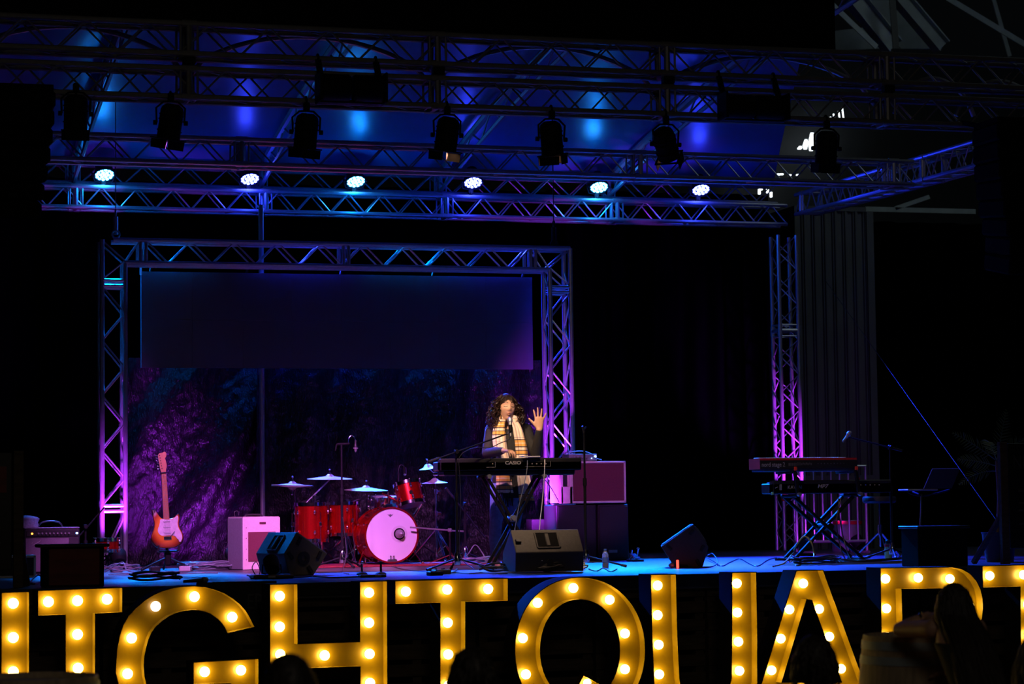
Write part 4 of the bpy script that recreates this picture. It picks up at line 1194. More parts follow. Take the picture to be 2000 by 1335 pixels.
b.box(V(xx, -.146, .030), (.09, .003, .004)); b.box(V(xx+.045, -.146, .055), (.004, .003, .05)); b.disc_tube(V(xx+.02, -.146, .062), (0, 1, 0), .006, .004, 10)
xx = P(1050, 900, KY).x-(x0+x1)/2
b.box(V(xx, -.146, .034), (.25, .003, .003)); b.box(V(xx+.125, -.146, .06), (.003, .003, .05))
for k in range(5): b.disc_tube(V(xx-.1+k*.045, -.146, .06), (0, 1, 0), .007, .004, 10)
b.build('socket_panel', 'alu_dark', kb)
# sheet of paper / phone lying on the keyboard top
q = P(1030, 889, KY+.10)
b = MB().box((q.x, KY+.02, KT+.012), (.17, .12, .012), Matrix.Rotation(R_(6), 3, 'Z'), .003)
tag(b.build('phone', 'white'), 'pale phone lying on the keyboard below the raised hand', 'phone', None)
# crossed stand
e = E('keyboard_stand', 'black crossed keyboard stand carrying the singer keyboard', 'keyboard stand', V(P(1000, 1000, KY+.1).x, KY+.12, DECK))
o = Vector(e.location); zt_ = KBm-DECK-.02
def kp(px, py, dy=0): q = P(px, py, o.y); return V(q.x-o.x, dy, q.z-o.z)
for (a, c, dy) in (((945, 926), (1044, 1112), -.03), ((1052, 926), (958, 1111), .03)):
    pa, pb = kp(*a, dy), kp(*c, dy); pa.z = zt_; pb.z = .03
    b = MB(); 
    for s_ in (-.028, .028): b.bar(pa+V(s_*.9, 0, 0), pb+V(s_*.9, 0, 0), .03, .026, .004)
    b.build('leg', 'black_metal', e)
    MB().tube(pa+V(0, -.19-dy, .0), pa+V(0, .17-dy, .0), .016, 10).build('top_bar', 'black_metal', e)
    MB().tube(pb+V(0, -.20-dy, -.012), pb+V(0, .20-dy, -.012), .015, 10).build('foot_bar', 'black_metal', e)
    for s_ in (-.19, .17): MB().tube(pa+V(0, s_-.02-dy, 0), pa+V(0, s_+.02-dy, 0), .021, 12).build('end_cap', 'grey_side', e)
b = MB().disc_tube(kp(998, 1012)+V(0, -.03, 0), (0, 1, 0), .034, .12, 16); b.disc_tube(kp(998, 1012)+V(0, -.10, 0), (0, 1, 0), .022, .03, 12); b.build('pivot', 'alu_dark', e)

# stacked keyboards at the right on a two-tier stand, seen from behind
NY = 3.75
x0, x1 = P(1484, 905, NY).x, P(1674, 905, NY).x
zt, zb = P(1580, 894, NY).z, P(1580, 915, NY).z
nk = E('keyboard', 'upper red keyboard of the two stacked at the right', 'keyboard', V((x0+x1)/2, NY, zb))
W, H = x1-x0, zt-zb; D = .34
xr = P(1720, 905, NY+.3).x-(x0+x1)/2
cor = [V(-W/2, 0, 0), V(W/2, 0, 0), V(W/2+.04, D, 0), V(-W/2+.02, D, 0)]
b = MB().prism([q+V(0, 0, .0) for q in cor], (0, 0, H)); b.build('case', 'red_plastic', nk, smooth=False)
b = MB().box(V(0, -.004, H*.42), (W, .008, H*.80), None, .002); b.build('rear_panel', 'black', nk, smooth=False)
b = MB().box(V(.02, D/2, -.012), (W*.96, D*.9, .022), None, .004); b.build('base_plate', 'grey_side', nk, smooth=False)
b = MB()
for i in range(43): b.box(V(-W*.44+W*.9*(i+.5)/43, D*.74, H+.005), (W*.9/43-.0015, D*.42, .012), None, .002)
b.build('white_keys', 'white', nk, smooth=False)
text('nord stage 2', 'lettering', 'lettering', nk, Matrix.Translation((-W/2+.015, -.0095, H*.40)) @ FRONT, .062, .0008, .80, .0004, align='LEFT')
b = MB()
for k in range(5): b.box(V(-W/2+.31+k*.018, -.0095, H*.42), (.012, .002, .028))
for k in range(3): b.box(V(-W/2+.40+k*.014, -.0095, H*.46), (.008, .002, .032))
for k in range(7): b.box(V(-W/2+.445+k*.017, -.0095, H*.44+(k % 2)*.006), (.012, .002, .02))
for k in range(9): b.disc_tube(V(-W/2+.62+k*.035, -.0095, H*.48), (0, 1, 0), .006, .002, 10)
b.build('socket_row', 'lettering_dim', nk)
x0, x1 = P(1511, 950, NY+.05).x, P(1742, 950, NY+.05).x
zt2, zb2 = P(1600, 937, NY+.05).z, P(1600, 963, NY+.05).z
kk, W2, H2 = keyboard('keyboard', 'lower black keyboard of the two stacked at the right', x0, x1, zt2, zb2, NY+.05, .32, 'black', 'black', None)
kk.location.y = NY+.22
yf = -.162
text('KAWAI', 'lettering', 'lettering', kk, Matrix.Translation((P(1557, 950, NY).x-(x0+x1)/2, yf, H2*.47)) @ FRONT, .052, .0008, .92)
text('MP7', 'lettering', 'lettering', kk, Matrix.Translation((P(1611, 950, NY).x-(x0+x1)/2, yf, H2*.52)) @ FRONT, .054, .0008, 1.15, .001, .25)
b = MB()
for k in range(6): b.disc_tube(V(W2*.2+k*.05, yf, H2*.6), (0, 1, 0), .007, .003, 10)
qx = P(1529, 950, NY).x-(x0+x1)/2
for k in range(3): b.box(V(qx+k*.009-.009, yf, H2*.5), (.004, .003, .06))
b.path([V(-W2/2+.02, yf, H2*.42), V(-W2/2+.035, yf, H2*.5), V(-W2/2+.05, yf, H2*.52)], .003, 5)
b.build('emblem', 'lettering', kk)
b = MB().box(V(W2*.5-.30, 0, H2+.012), (.035, .06, .025), None, .004); tagr = b.build('red_sticker', 'red_tape', kk)
b = MB().box(V(-W2/2-.008, -.15, .005), (.02, .03, .03), None, .004); b.build('green_sticker', 'green', kk)
# two-tier stand
e = E('keyboard_stand', 'black two-tier crossed stand under the stacked keyboards', 'keyboard stand', V((x0+x1)/2-.1, NY+.2, DECK))
o = Vector(e.location)
b1_, b2_ = kp(1541, 972, -.12), kp(1673, 1088, -.12); b1_.z = zb2-DECK-.03; b2_.z = .03
c1_, c2_ = kp(1662, 972, -.06), kp(1548, 1078, -.06); c1_.z = zb2-DECK-.03; c2_.z = .03
for pa, pb in ((b1_, b2_), (c1_, c2_)):
    for dy in (0, .26):
        MB().bar(pa+V(0, dy, 0), pb+V(0, dy, 0), .045, .03, .004).build('leg', 'black_metal', e)
    MB().tube(pb+V(0, -.05, -.012), pb+V(0, .32, -.012), .016, 8).build('foot_bar', 'black_metal', e)
    MB().tube(pa+V(0, -.10, .008), pa+V(0, .30, .008), .018, 8).build('lower_arm', 'black_metal', e)
b = MB().disc_tube(kp(1613, 1028)+V(0, .06, 0), (0, 1, 0), .036, .36, 16); b.build('pivot', 'black_metal', e)
for px in (1538, 1656):
    p0 = kp(px, 972, -.22); p1 = kp(px-6, 918, -.22); p0.z = zb2-DECK-.02; p1.z = zb-DECK-.03
    b = MB().bar(p0+V(0, -.05, 0), p1+V(0, -.05, 0), .04, .03, .004); b.bar(p1+V(0, -.05, 0), p1+V(0, .42, .0), .03, .03, .004); b.build('upper_arm', 'black_metal', e)
    MB().disc_tube(p0+V(0, -.085, .01), (0, 1, 0), .020, .04, 12).build('knob', 'alu', e)
    MB().box(p1+V(-.0, -.065, .03), (.03, .03, .04), None, .006).build('red_bumper', 'red_tape', e)

# boom stand with microphone behind the stacked keyboards
sb = V(P(1741, 1000, 4.0).x, 4.0, DECK); piv = P(1736, 873, 4.0)
tp = P(1657, 853, 3.93); d = (tp-piv).normalized()
st = tripod('black boom stand at the right, blue edged boom over the keyboards', sb, piv.z-DECK, piv-d*.04, tp, .3, .2)
mic('microphone', 'microphone on the right boom stand above the red keyboard', P(1662, 842, 3.92), P(1646, 862, 3.92), .026, 'alu_dark')

# ------------------------------------------------------------------ wedge monitors
def wedge(label, prof, L, Mx, face_edges, group='wedge monitors on the stage front', mside='wedge'):
    """prof: cross-section (a, b) polygon in local XZ, extruded L along local +Y."""
    e = E('wedge_monitor', label, 'loudspeaker'); e.matrix_basis = Mx; e['group'] = group
    n = len(prof)
    b = MB().prism([V(a, 0, c) for a, c in prof], (0, L, 0)); o_ = b.build('cabinet', mside, e, smooth=False)
    md = o_.modifiers.new('edge', 'BEVEL'); md.width = .008; md.segments = 2
    for (i, kind) in face_edges:
        p, q = V(prof[i][0], 0, prof[i][1]), V(prof[(i+1) % n][0], 0, prof[(i+1) % n][1])
        t = (q-p).normalized(); nn = V(t.z, 0, -t.x); cc = (p+q)/2
        if nn.dot(cc-V(sum(a for a, _ in prof)/n, 0, sum(c for _, c in prof)/n)) < 0: nn = -nn
        w_ = (q-p).length; Q = Matrix((t, V(0, 1, 0), nn)).transposed()
        if kind == 'grille':
            MB().box(cc+V(0, L/2, 0)+nn*.002, (w_*.92, L*.94, .010), Q, .004).build('grille', 'grille_dark', e)
        else:
            c0 = cc+V(0, L/2, 0)+nn*.004
            b = MB()
            fw, fh = L*.33, w_*.66
            for s_ in (-1, 1):
                b.box(c0+V(0, s_*fw/2, 0), (fh, .016, .014), Q, .004); b.box(c0+t*s_*fh/2, (.016, fw, .014), Q, .004)
            b.box(c0+nn*.006, (fh*.86, .035, .016), Q, .006); b.build('handle', mside, e)
            MB().box(c0-nn*.001, (fh*.92, fw*.94, .006), Q).build('handle_recess', 'black_matte', e)
    return e
# centre wedge: long axis across the stage, back toward the audience
WY = 1.45
c0 = P(1008, 1117, WY-.02); c1 = P(1141, 1110, WY-.02); Lm = (c1-c0).x
zz = P(1070, 1077, WY-.02).z-DECK; zt = P(1070, 1033, WY+.14).z-DECK
prof = [(.02, .012), (0, zz), (.16, zt), (.42, .17), (.40, .012)]
Mx = Matrix.Translation(V(c1.x, WY-.02, DECK)) @ Matrix.Rotation(PI/2, 4, 'Z')
wc = wedge('wide brown-black wedge monitor in front of the singer keyboard', prof, Lm, Mx, [(1, 'handle'), (2, 'grille')])
MB().disc_tube(V(-.001, Lm*.5, zz*.5), (1, 0, 0), .03, .008, 16).build('socket_cup', 'black', wc)
MB().ell(V(-.004, Lm*.62, zz*.6), (.006, .006, .006), None, 8, 6).build('pilot_light', 'chrome', wc)
b = MB().box(V(.07, Lm*.93, (zz+zt)/2), (.04, .05, .02), Matrix.Rotation(R_(-40), 3, 'Y'), .004); b.build('catch', 'black', wc)
# left wedge: end panel faces the camera
def wedge_from_px(label, poly, Y, axis, L, edges, rz):
    base = P(*poly[0], Y)
    cen = P(sum(q[0] for q in poly)/len(poly), 1000, Y)
    rz_ = rz; ux = V(math.cos(rz_), math.sin(rz_), 0)
    # end panel plane through cen with in-plane axis ux
    nrm = V(-ux.y, ux.x, 0); pts = []
    for x, y in poly:
        d = ray(x, y); t = (V(cen.x, Y, 0)-CAM).dot(nrm)/d.dot(nrm); p = CAM+d*t
        pts.append(((p-V(cen.x, Y, 0)).dot(ux), p.z))
    zmin = min(q[1] for q in pts); pts = [(a, z-zmin) for a, z in pts]
    return wedge(label, pts, L, Matrix.Translation(V(cen.x, Y, DECK)) @ Matrix.Rotation(rz_, 4, 'Z'), edges), pts
wl, pts = wedge_from_px('left wedge monitor with blue lit handle side and grey end panel', [(613, 1124), (640, 1082), (580, 1040), (555, 1083), (566, 1126)], 2.2, None, .56, [(2, 'handle'), (1, 'grille')], R_(16))
cx_ = sum(a for a, _ in pts)/len(pts); cz_ = sum(z for _, z in pts)/len(pts)
b = MB().lathe([(0, -.012), (.02, -.012), (.022, .004), (.058, .004), (.058, -.004)], Matrix.Translation(V(cx_+.01, -.004, cz_-.0)) @ Matrix.Rotation(PI/2, 4, 'X'), 24); b.build('pole_cup', 'black', wl)
ctr = V(cx_, 0, cz_)
b = MB()
for i, (a, z) in enumerate(pts[:4]):
    p = V(a, -.004, z); q = lerp(p, V(cx_, -.004, cz_), .34); b.box(q, (.035, .012, .075), Matrix.Rotation(R_((-35, 28, 28, -35)[i]), 3, 'Y'), .004)
b.build('rubber_pads', 'black', wl)
wr_, pts = wedge_from_px('right wedge monitor lying alone with red tag at its base', [(1372, 1107), (1384, 1067), (1354, 1022), (1291, 1066), (1318, 1107)], 2.3, None, .50, [(2, 'grille'), (1, 'handle')], R_(-19))
cx_ = sum(a for a, _ in pts)/len(pts); cz_ = sum(z for _, z in pts)/len(pts)
b = MB()
for i, (a, z) in enumerate(pts):
    if i == 4: continue
    q = lerp(V(a, -.004, z), V(cx_, -.004, cz_), .3); b.box(q, (.03, .012, .06), Matrix.Rotation(R_((-30, 30, 45, -45)[i]), 3, 'Y'), .004)
b.build('rubber_pads', 'black', wr_)
q = P(1325, 1106, 2.1)
b = MB().box((q.x, 2.12, DECK+.038), (.022, .012, .075), None, .003)
tag(b.build('red_tag', 'red_led'), 'glowing red tag standing at the foot of the right wedge', 'tag')

# ------------------------------------------------------------------ amplifiers and cabinets
def wheels(): pass
# cream-fronted combo amp left of the drums
AY = 4.75
x0, x1 = P(467, 1050, AY).x, P(554, 1050, AY).x; z0, z1 = DECK+.0, P(510, 1009, AY).z
e = E('guitar_amplifier', 'pale fronted combo amplifier with dark red grille beside the drums', 'amplifier', V((x0+x1)/2, AY, DECK), R_(24))
W, H, D = (x1-x0)*1.0, z1-z0, .27
b = MB().box(V(0, D/2, H/2), (W, D, H), None, .012); b.build('cabinet', 'grey_side', e)
b = MB().box(V(0, -.002, H/2), (W-.004, .012, H-.006), None, .005)
b.build('front_baffle', 'cream', e)
b = MB().box(V(0, -.010, H*.44), (W*.74, .008, H*.56), None, .004); b.build('grille', 'grille_red', e)
b = MB().box(V(W*.02, -.011, H*.885), (.075, .006, .022), None, .008); b.build('badge', 'grille_red', e)
b = MB()
for k in range(8): b.disc_tube(V(W*(-.42 if k % 2 else .42), -.010, H*(.1+.1*k)), (0, 1, 0), .004, .006, 8)
b.path([V(W*.02-.028, -.0155, H*.885), V(W*.02-.012, -.0155, H*.885+.004), V(W*.02+.0, -.0155, H*.885-.003), V(W*.02+.028, -.0155, H*.885+.002)], .0018, 5)
b.build('screws', 'chrome', e)
b = MB().path(curve([V(-.10, D/2, H), V(-.08, D/2, H+.022), V(.08, D/2, H+.022), V(.10, D/2, H)], 5), .009, 8); b.build('handle', 'black', e)
MB().box(V(0, D*.5, H+.001), (W-.01, D-.01, .006), None, .003).build('top_edge', 'cream', e)
b = MB().path(curve([V(-.16, D*.8, H), V(-.17, D*.8, H+.05), V(-.13, D*.8, H+.06), V(-.12, D*.8, H+.02)], 5), .004, 6); b.build('wire_loop', 'cable', e)
# silver-faced combo amp far left
AY = 4.9
x0, x1 = P(47, 1080, AY).x, P(156, 1080, AY).x; z1 = P(100, 1031, AY).z
e = E('guitar_amplifier', 'purple lit silver panel combo amplifier at the far left', 'amplifier', V((x0+x1)/2, AY, DECK), R_(2))
W, H, D = x1-x0, z1-DECK, .27
MB().box(V(0, D/2, H/2), (W, D, H), None, .012).build('cabinet', 'vinyl_black', e)
MB().box(V(-.045, -.003, H*.41), (W*.78, .012, H*.74), None, .004).build('grille', 'grille_silver', e)
MB().box(V(0, -.004, H*.885), (W*.93, .012, H*.13), None, .003).build('control_panel', 'black', e)
b = MB()
for k in range(9): b.lathe([(0, 0), (.010, 0), (.008, .018), (0, .018)], Matrix.Translation(V(-.13+k*.036, -.010, H*.885)) @ Matrix.Rotation(PI/2, 4, 'X'), 12)
b.build('knobs', 'alu_dark', e)
MB().ell(V(-.19, -.012, H*.885), (.011, .008, .009), None, 10, 6).build('pilot_jewel', 'amber', e)
MB().ell(V(-.115, -.012, H*.885), (.007, .007, .007), None, 10, 6).build('input_jack', 'chrome', e)
MB().ell(V(.235, -.012, H*.885), (.012, .006, .010), None, 10, 6).build('blue_jewel', 'blue_led', e)
b = MB().path([V(-.20, -.011, H*.66), V(-.185, -.011, H*.70), V(-.19, -.011, H*.62), V(-.15, -.011, H*.67), V(-.12, -.011, H*.70), V(-.11, -.011, H*.73), V(-.13, -.011, H*.69)], .0035, 6); b.build('script_badge', 'lettering', e)
MB().box(V(0, D/2, H+.004), (W, D, .01), None, .004).build('top_panel', 'cloth_blue', e)
b = MB().path(curve([V(-.12, D/2, H), V(-.09, D/2, H+.05), V(0, D/2, H+.07), V(.09, D/2, H+.05), V(.12, D/2, H)], 5), .008, 8); b.build('handle', 'black', e)
# crumpled towel on top
b = MB()
def _tw(u, v):
    a = 2*PI*u; z = v*.115; r = (.12+.015*noise.noise(V(math.cos(a)*2, math.sin(a)*2, z*30)))*(1-.9*max(0, v-.8)*5*(.95))
    return V(r*math.cos(a), r*.7*math.sin(a), z+.01*noise.noise(V(u*9, v*4, 1)))
b.grid(_tw, 40, 12)
tw = b.build('towel', 'cloth_blue', loc=(0, 0, 0)); tw.location = V(P(53, 1030, AY).x, AY+.14, z1+.009)
tag(tw, 'crumpled towel bundle on the far left amplifier', 'towel')
# flight case at far left, in two visible pieces
FY = 3.6
x0, x1 = P(-40, 1100, FY).x, P(67, 1100, FY).x; z1 = P(30, 1085, FY).z
e = E('flight_case', 'low black flight case with aluminium edges at the far left', 'case', V((x0+x1)/2, FY+.15, DECK))
W, H = x1-x0, z1-DECK
MB().box(V(0, 0, H/2), (W, .4, H), None, .004).build('shell', 'vinyl_black', e)
b = MB()
for s_ in (-1, 1):
    for t_ in (-1, 1):
        b.bar(V(-W/2, s_*.2, H/2+t_*(H/2-.006)), V(W/2, s_*.2, H/2+t_*(H/2-.006)), .02, .02); b.bar(V(s_*W/2, t_*.2, 0), V(s_*W/2, t_*.2, H), .02, .02)
        b.bar(V(s_*W/2, -.2, H/2+t_*(H/2-.006)), V(s_*W/2, .2, H/2+t_*(H/2-.006)), .02, .02)
b.build('edge_trim', 'alu', e, smooth=False)
b = MB()
for x in (-.1, .13): b.box(V(x, -.205, H*.62), (.04, .012, .05), None, .004)
b.build('latch', 'chrome', e)
b = MB().box(V(-.02, -.204, H*.5), (.10, .008, .012)); b.build('handle', 'alu', e)

# bass / PA stack right of the singer
CYY = 6.0
x0, x1 = P(1093, 940, CYY).x, P(1222, 940, CYY).x; zt, zb = P(1160, 900, CYY).z, P(1160, 982, CYY).z
xL0, xL1 = P(1088, 1030, CYY).x, P(1168, 1030, CYY).x; xR1 = P(1229, 1030, CYY).x
for (a, c, lab) in ((xL0, xL1-.008, 'left black speaker cabinet under the white edged amplifier case'), (xL1+.008, xR1, 'right black speaker cabinet under the white edged amplifier case')):
    e = E('speaker_cabinet', lab, 'loudspeaker', V((a+c)/2, CYY, DECK), 0, 'black cabinets right of the singer')
    W, H = c-a, zb-DECK-.012
    MB().box(V(0, .25, H/2), (W, .46, H), None, .01).build('cabinet', 'vinyl_black', e)
    MB().box(V(0, .012, H*.5), (W*.93, .02, H*.93), None, .004).build('grille', 'grille_dark', e)
    if 'right' in lab: MB().box(V(-W*.05, -.001, H*.16), (.10, .006, .03), None, .002).build('badge', 'alu_dark', e)
e = E('amplifier_case', 'white edged amplifier case with dark red front on the black cabinets', 'amplifier', V((x0+x1)/2, CYY, zb), R_(0))
W, H, D = x1-x0, zt-zb, .34
MB().box(V(0, .02+D/2, H/2), (W, D, H), None, .006).build('shell', 'cream', e)
MB().box(V(W*.095, .004, H/2), (W*.78, .02, H*.90), None, .004).build('front_cloth', 'grille_red', e)
b = MB()
xl = -W/2+.105
for zc in (.012, H-.012): b.box(V(W*.09, .002, zc), (W*.82, .03, .022), None, .004)
for xc in (W/2-.011,): b.box(V(xc, .002, H/2), (.022, .03, H), None, .004)
b.box(V(xl-.03, .002, H*.20), (.13, .03, H*.40), None, .004); b.box(V(-W/2+.018, .002, H*.5), (.036, .03, H), None, .004); b.box(V(xl+.02, .002, H*.5), (.035, .03, H), None, .004)
b.build('white_edging', 'cream', e)
MB().box(V(-W/2+.062, .010, H*.66), (.05, .016, H*.55), None, .003).build('vent_slot', 'black', e)
b = MB().path([V(-.19, -.01, H*.91), V(-.17, -.01, H*.93), V(-.16, -.01, H*.9), V(-.12, -.01, H*.92)], .004, 6); b.build('script_badge', 'grey_side', e)
# rack unit on top
xa, xb = P(1112, 890, CYY).x, P(1167, 890, CYY).x
e = E('rack_amplifier', 'small grey rack amplifier with blue pilot light on the white edged case', 'amplifier', V((xa+xb)/2, CYY+.02, zt))
W = xb-xa
MB().box(V(0, .12, .042), (W, .24, .075), None, .004).build('chassis', 'alu_dark', e)
b = MB()
for k in range(4): b.disc_tube(V(-.1+k*.045, -.006, .045), (0, 1, 0), .011, .016, 12)
b.build('knobs', 'alu', e)
b = MB()
for k in range(14): b.box(V(-.11+k*.012, -.002, .03), (.004, .004, .03))
b.build('vent_slots', 'black', e)
MB().ell(V(W/2-.02, -.006, .05), (.012, .008, .012), None, 10, 6).build('pilot_light', 'blue_led', e)
MB().ell(V(W/2-.06, -.004, .03), (.005, .004, .005), None, 8, 6).build('signal_light', 'blue_led', e)
b = MB().path(curve([V(-.16, .02, .01)+Vector(e.location), V(-.14, .05, .09)+Vector(e.location), V(0, .06, .11)+Vector(e.location), V(.1, .05, .085)+Vector(e.location), V(.12, -.02, .04)+Vector(e.location), V(.2, -.03, .012)+Vector(e.location)], 6), .006, 6)
tag(b.build('patch_cable', 'cable_blue'), 'blue lit cable draped over the small rack amplifier', 'cable')
# low riser box behind the singer
b = MB().box((P(1062, 1030, 6.5).x, 6.62, DECK+.225), (.26, .22, .45), None, .006)
tag(b.build('riser_box', 'vinyl_black'), 'plain black box behind the singer, its top edge lit blue', 'box')
# ------------------------------------------------------------------ electric guitar on its stand
GY = 5.0
gb = P(328, 1070, GY)
e = E('electric_guitar', 'sunburst electric guitar with pearl pickguard upright on its stand', 'guitar', V(gb.x, GY, gb.z))
e.rotation_euler = (R_(-9), R_(-2.0), 0)
ol = [(0, 0), (.07, .004), (.13, .035), (.158, .085), (.15, .14), (.125, .19), (.118, .235), (.13, .285), (.131, .318), (.118, .334), (.098, .318), (.075, .298), (.03, .288), (-.03, .29), (-.055, .302), (-.078, .33), (-.10, .372), (-.123, .392), (-.137, .378), (-.131, .31), (-.118, .245), (-.128, .19), (-.155, .13), (-.16, .08), (-.13, .03), (-.07, .004)]
def closed_curve(pts, n=4):
    q = [V(a, 0, c) for a, c in pts]; q = [q[-1]]+q+[q[0], q[1]]
    return curve(q, n)[n:-n-1][:len(pts)*n]
oc = closed_curve(ol)
b = MB(); n = len(oc); cc = V(0, 0, .17)
for k, (s_, y) in enumerate(((.95, -.022), (1, -.012), (1, .012), (.95, .022))):
    b.v += [cc+(q-cc)*s_+V(0, y, 0) for q in oc]
for k in range(3): b.f += [[k*n+i, k*n+(i+1) % n, (k+1)*n+(i+1) % n, (k+1)*n+i] for i in range(n)]
b.f += [list(range(n)), [3*n+i for i in range(n)][::-1]]
b.build('body', 'sunburst', e, ang=50)
pg = closed_curve([(-.055, .285), (.03, .275), (.075, .290), (.108, .312), (.114, .28), (.104, .235), (.112, .19), (.135, .14), (.142, .09), (.125, .062), (.10, .075), (.07, .112), (.02, .122), (-.04, .12), (-.075, .135), (-.092, .175), (-.075, .225), (-.066, .255)], 3)
b = MB().prism([q+V(0, -.0225, 0) for q in pg], (0, -.003, 0)); b.build('pickguard', 'pearl', e, smooth=False)
for z, a in ((.262, 0), (.205, 0), (.150, 9)):
    MB().box(V(0, -.028, z), (.075, .008, .018), Matrix.Rotation(R_(a), 3, 'Y'), .004).build('pickup', 'white', e)
b = MB().box(V(0, -.028, .095), (.075, .010, .032), None, .003); b.tube(V(.02, -.03, .10), V(.07, -.045, .155), .003, 6); b.build('bridge', 'chrome', e)
for x, z in ((.075, .12), (.10, .09), (.118, .062)): MB().disc_tube(V(x, -.031, z), (0, 1, 0), .011, .014, 14).build('knob', 'white', e)
b = MB(); b.v += []
b.prism([V(-.029, -.024, .245), V(.029, -.024, .245), V(.022, -.024, .752), V(-.022, -.024, .752)], (0, .022, 0)); b.build('neck', 'maple', e, smooth=False)
b = MB()
for k in range(21):
    z = .10+.648*2**(-k/12.0); b.box(V(0, -.0245, z), (.046, .002, .0022))
for k in (3, 5, 7, 9, 12, 15):
    z = .10+.648*2**(-(k-.5)/12.0); b.disc_tube(V(0, -.0245, z), (0, 1, 0), .0035, .002, 8)
b.build('frets', 'alu_dark', e)
hs = closed_curve([(-.021, .75), (-.03, .78), (-.040, .86), (-.046, .915), (-.030, .938), (-.002, .942), (.020, .952), (.036, .935), (.034, .905), (.022, .885), (.030, .85), (.034, .81), (.024, .77), (.021, .75)], 3)
b = MB().prism([q+V(0, -.018, 0) for q in hs], (0, .014, 0)); b.build('headstock', 'maple', e, smooth=False)
for k in range(6):
    z = .785+k*.026; x = -.026-k*.003
    b = MB().tube(V(x, -.010, z), V(x-.022, -.010, z), .003, 6); b.ell(V(x-.026, -.010, z), (.007, .005, .009), None, 8, 6); b.disc_tube(V(x+.010, -.022, z), (0, 1, 0), .005, .012, 8); b.build('tuner', 'chrome', e)
b = MB()
for k in range(6):
    x = -.0175+k*.007; b.tube(V(x*1.45, -.034, .10), V(x, -.027, .75), .0009, 4)
b.build('strings', 'chrome', e)
MB().path([V(-.03, -.02, .735), V(-.015, -.034, .74), V(.015, -.034, .742), V(.032, -.02, .738)], .006, 6).build('capo', 'black', e)
e = E('guitar_stand', 'low black tripod stand holding the sunburst guitar', 'guitar stand', V(gb.x, GY+.05, DECK))
hh_ = gb.z-DECK
b = MB().tube(V(.01, .06, .08), V(.005, .12, hh_+.30), .014, 8); b.box(V(.01, .05, .12), (.06, .07, .14), None, .012); b.build('post', 'black_metal', e)
b = MB()
for s_ in (-1, 1): b.path([V(.01, .05, hh_-.03), V(s_*.09, -.01, hh_-.03), V(s_*.10, -.10, hh_-.02), V(s_*.10, -.105, hh_+.03)], .010, 8)
b.build('cradle_arm', 'black', e)
for a in (-150, -30, 90):
    u = V(math.cos(R_(a)), math.sin(R_(a))*.7, 0); b = MB().path([V(.01, .05, .13), u*.16+V(0, .05, .07), u*.30+V(0, .05, .014)], .011, 8); b.build('leg', 'black_metal', e)

# ------------------------------------------------------------------ people
def limb(b, pts, rs, seg=14, sub=4):
    c = curve(pts, sub); n = len(c); m = len(rs)-1
    rr = []
    for i in range(n):
        t = i/(n-1)*m; k = min(int(t), m-1); rr.append(lerp(rs[k], rs[k+1], t-k))
    b.path(c, rr, seg)
    b.ell(c[0], (rr[0],)*3, None, seg, 8); b.ell(c[-1], (rr[-1],)*3, None, seg, 8)
def loft(b, secs, seg=28, Mx=None):
    """secs: (centre, half width, half depth)"""
    vs = []; Mx = Mx or Matrix.Identity(4)
    for c, w_, d_ in secs:
        for k in range(seg):
            a = 2*PI*k/seg; ca, sa = math.cos(a), math.sin(a)
            vs.append(Mx @ (Vector(c)+V(w_*math.copysign(abs(ca)**.85, ca), d_*math.copysign(abs(sa)**.85, sa), 0)))
    fs = [(j*seg+k, j*seg+(k+1) % seg, (j+1)*seg+(k+1) % seg, (j+1)*seg+k) for j in range(len(secs)-1) for k in range(seg)]
    fs += [tuple(range(seg))[::-1], tuple((len(secs)-1)*seg+k for k in range(seg))]
    b.add(vs, fs)
def g2(x, z, cx, cz, sx, sz): return math.exp(-((x-cx)/sx)**2-((z-cz)/sz)**2)
def head_pts(nu=56, nv=44):
    vs = []
    for j in range(nv+1):
        th = PI*j/nv
        for i in range(nu):
            ph = 2*PI*i/nu
            x, y, z = math.sin(th)*math.sin(ph), -math.sin(th)*math.cos(ph), math.cos(th)
            px, py, pz = x*.076, y*.094, z*.118
            if z < 0:
                t = min(1, -z); px *= 1-.30*t**1.6; py *= (1-.12*t) if y < 0 else (1-.42*t)
            if y > 0: py *= 1.04; px *= 1+.04*(1-abs(z))
            if y < -.2:
                f = min(1, (-y-.2)/.35)
                d = 0
                d += .015*g2(px, pz, 0, -.018, .012, .014)+.008*g2(px, pz, 0, .006, .009, .024)
                d += .006*(g2(px, pz, .013, -.026, .008, .008)+g2(px, pz, -.013, -.026, .008, .008))
                d -= .011*(g2(px, pz, .031, .014, .017, .013)+g2(px, pz, -.031, .014, .017, .013))
                d += .006*(g2(px, pz, .031, .010, .011, .008)+g2(px, pz, -.031, .010, .011, .008))
                d += .004*(g2(px, pz, .030, .034, .024, .009)+g2(px, pz, -.030, .034, .024, .009))
                d += .005*(g2(px, pz, .043, -.022, .022, .020)+g2(px, pz, -.043, -.022, .022, .020))
                d += .008*g2(px, pz, 0, -.050, .020, .006)+.008*g2(px, pz, 0, -.063, .017, .006)-.003*g2(px, pz, 0, -.056, .022, .004)
                d += .009*g2(px, pz, 0, -.096, .022, .016)-.004*g2(px, pz, 0, -.077, .022, .008)
                py -= d*f
            vs.append(V(px, py, pz))
    fs = [(j*nu+i, j*nu+(i+1) % nu, (j+1)*nu+(i+1) % nu, (j+1)*nu+i) for j in range(nv) for i in range(nu)]
    return vs, fs
HV, HF = head_pts()
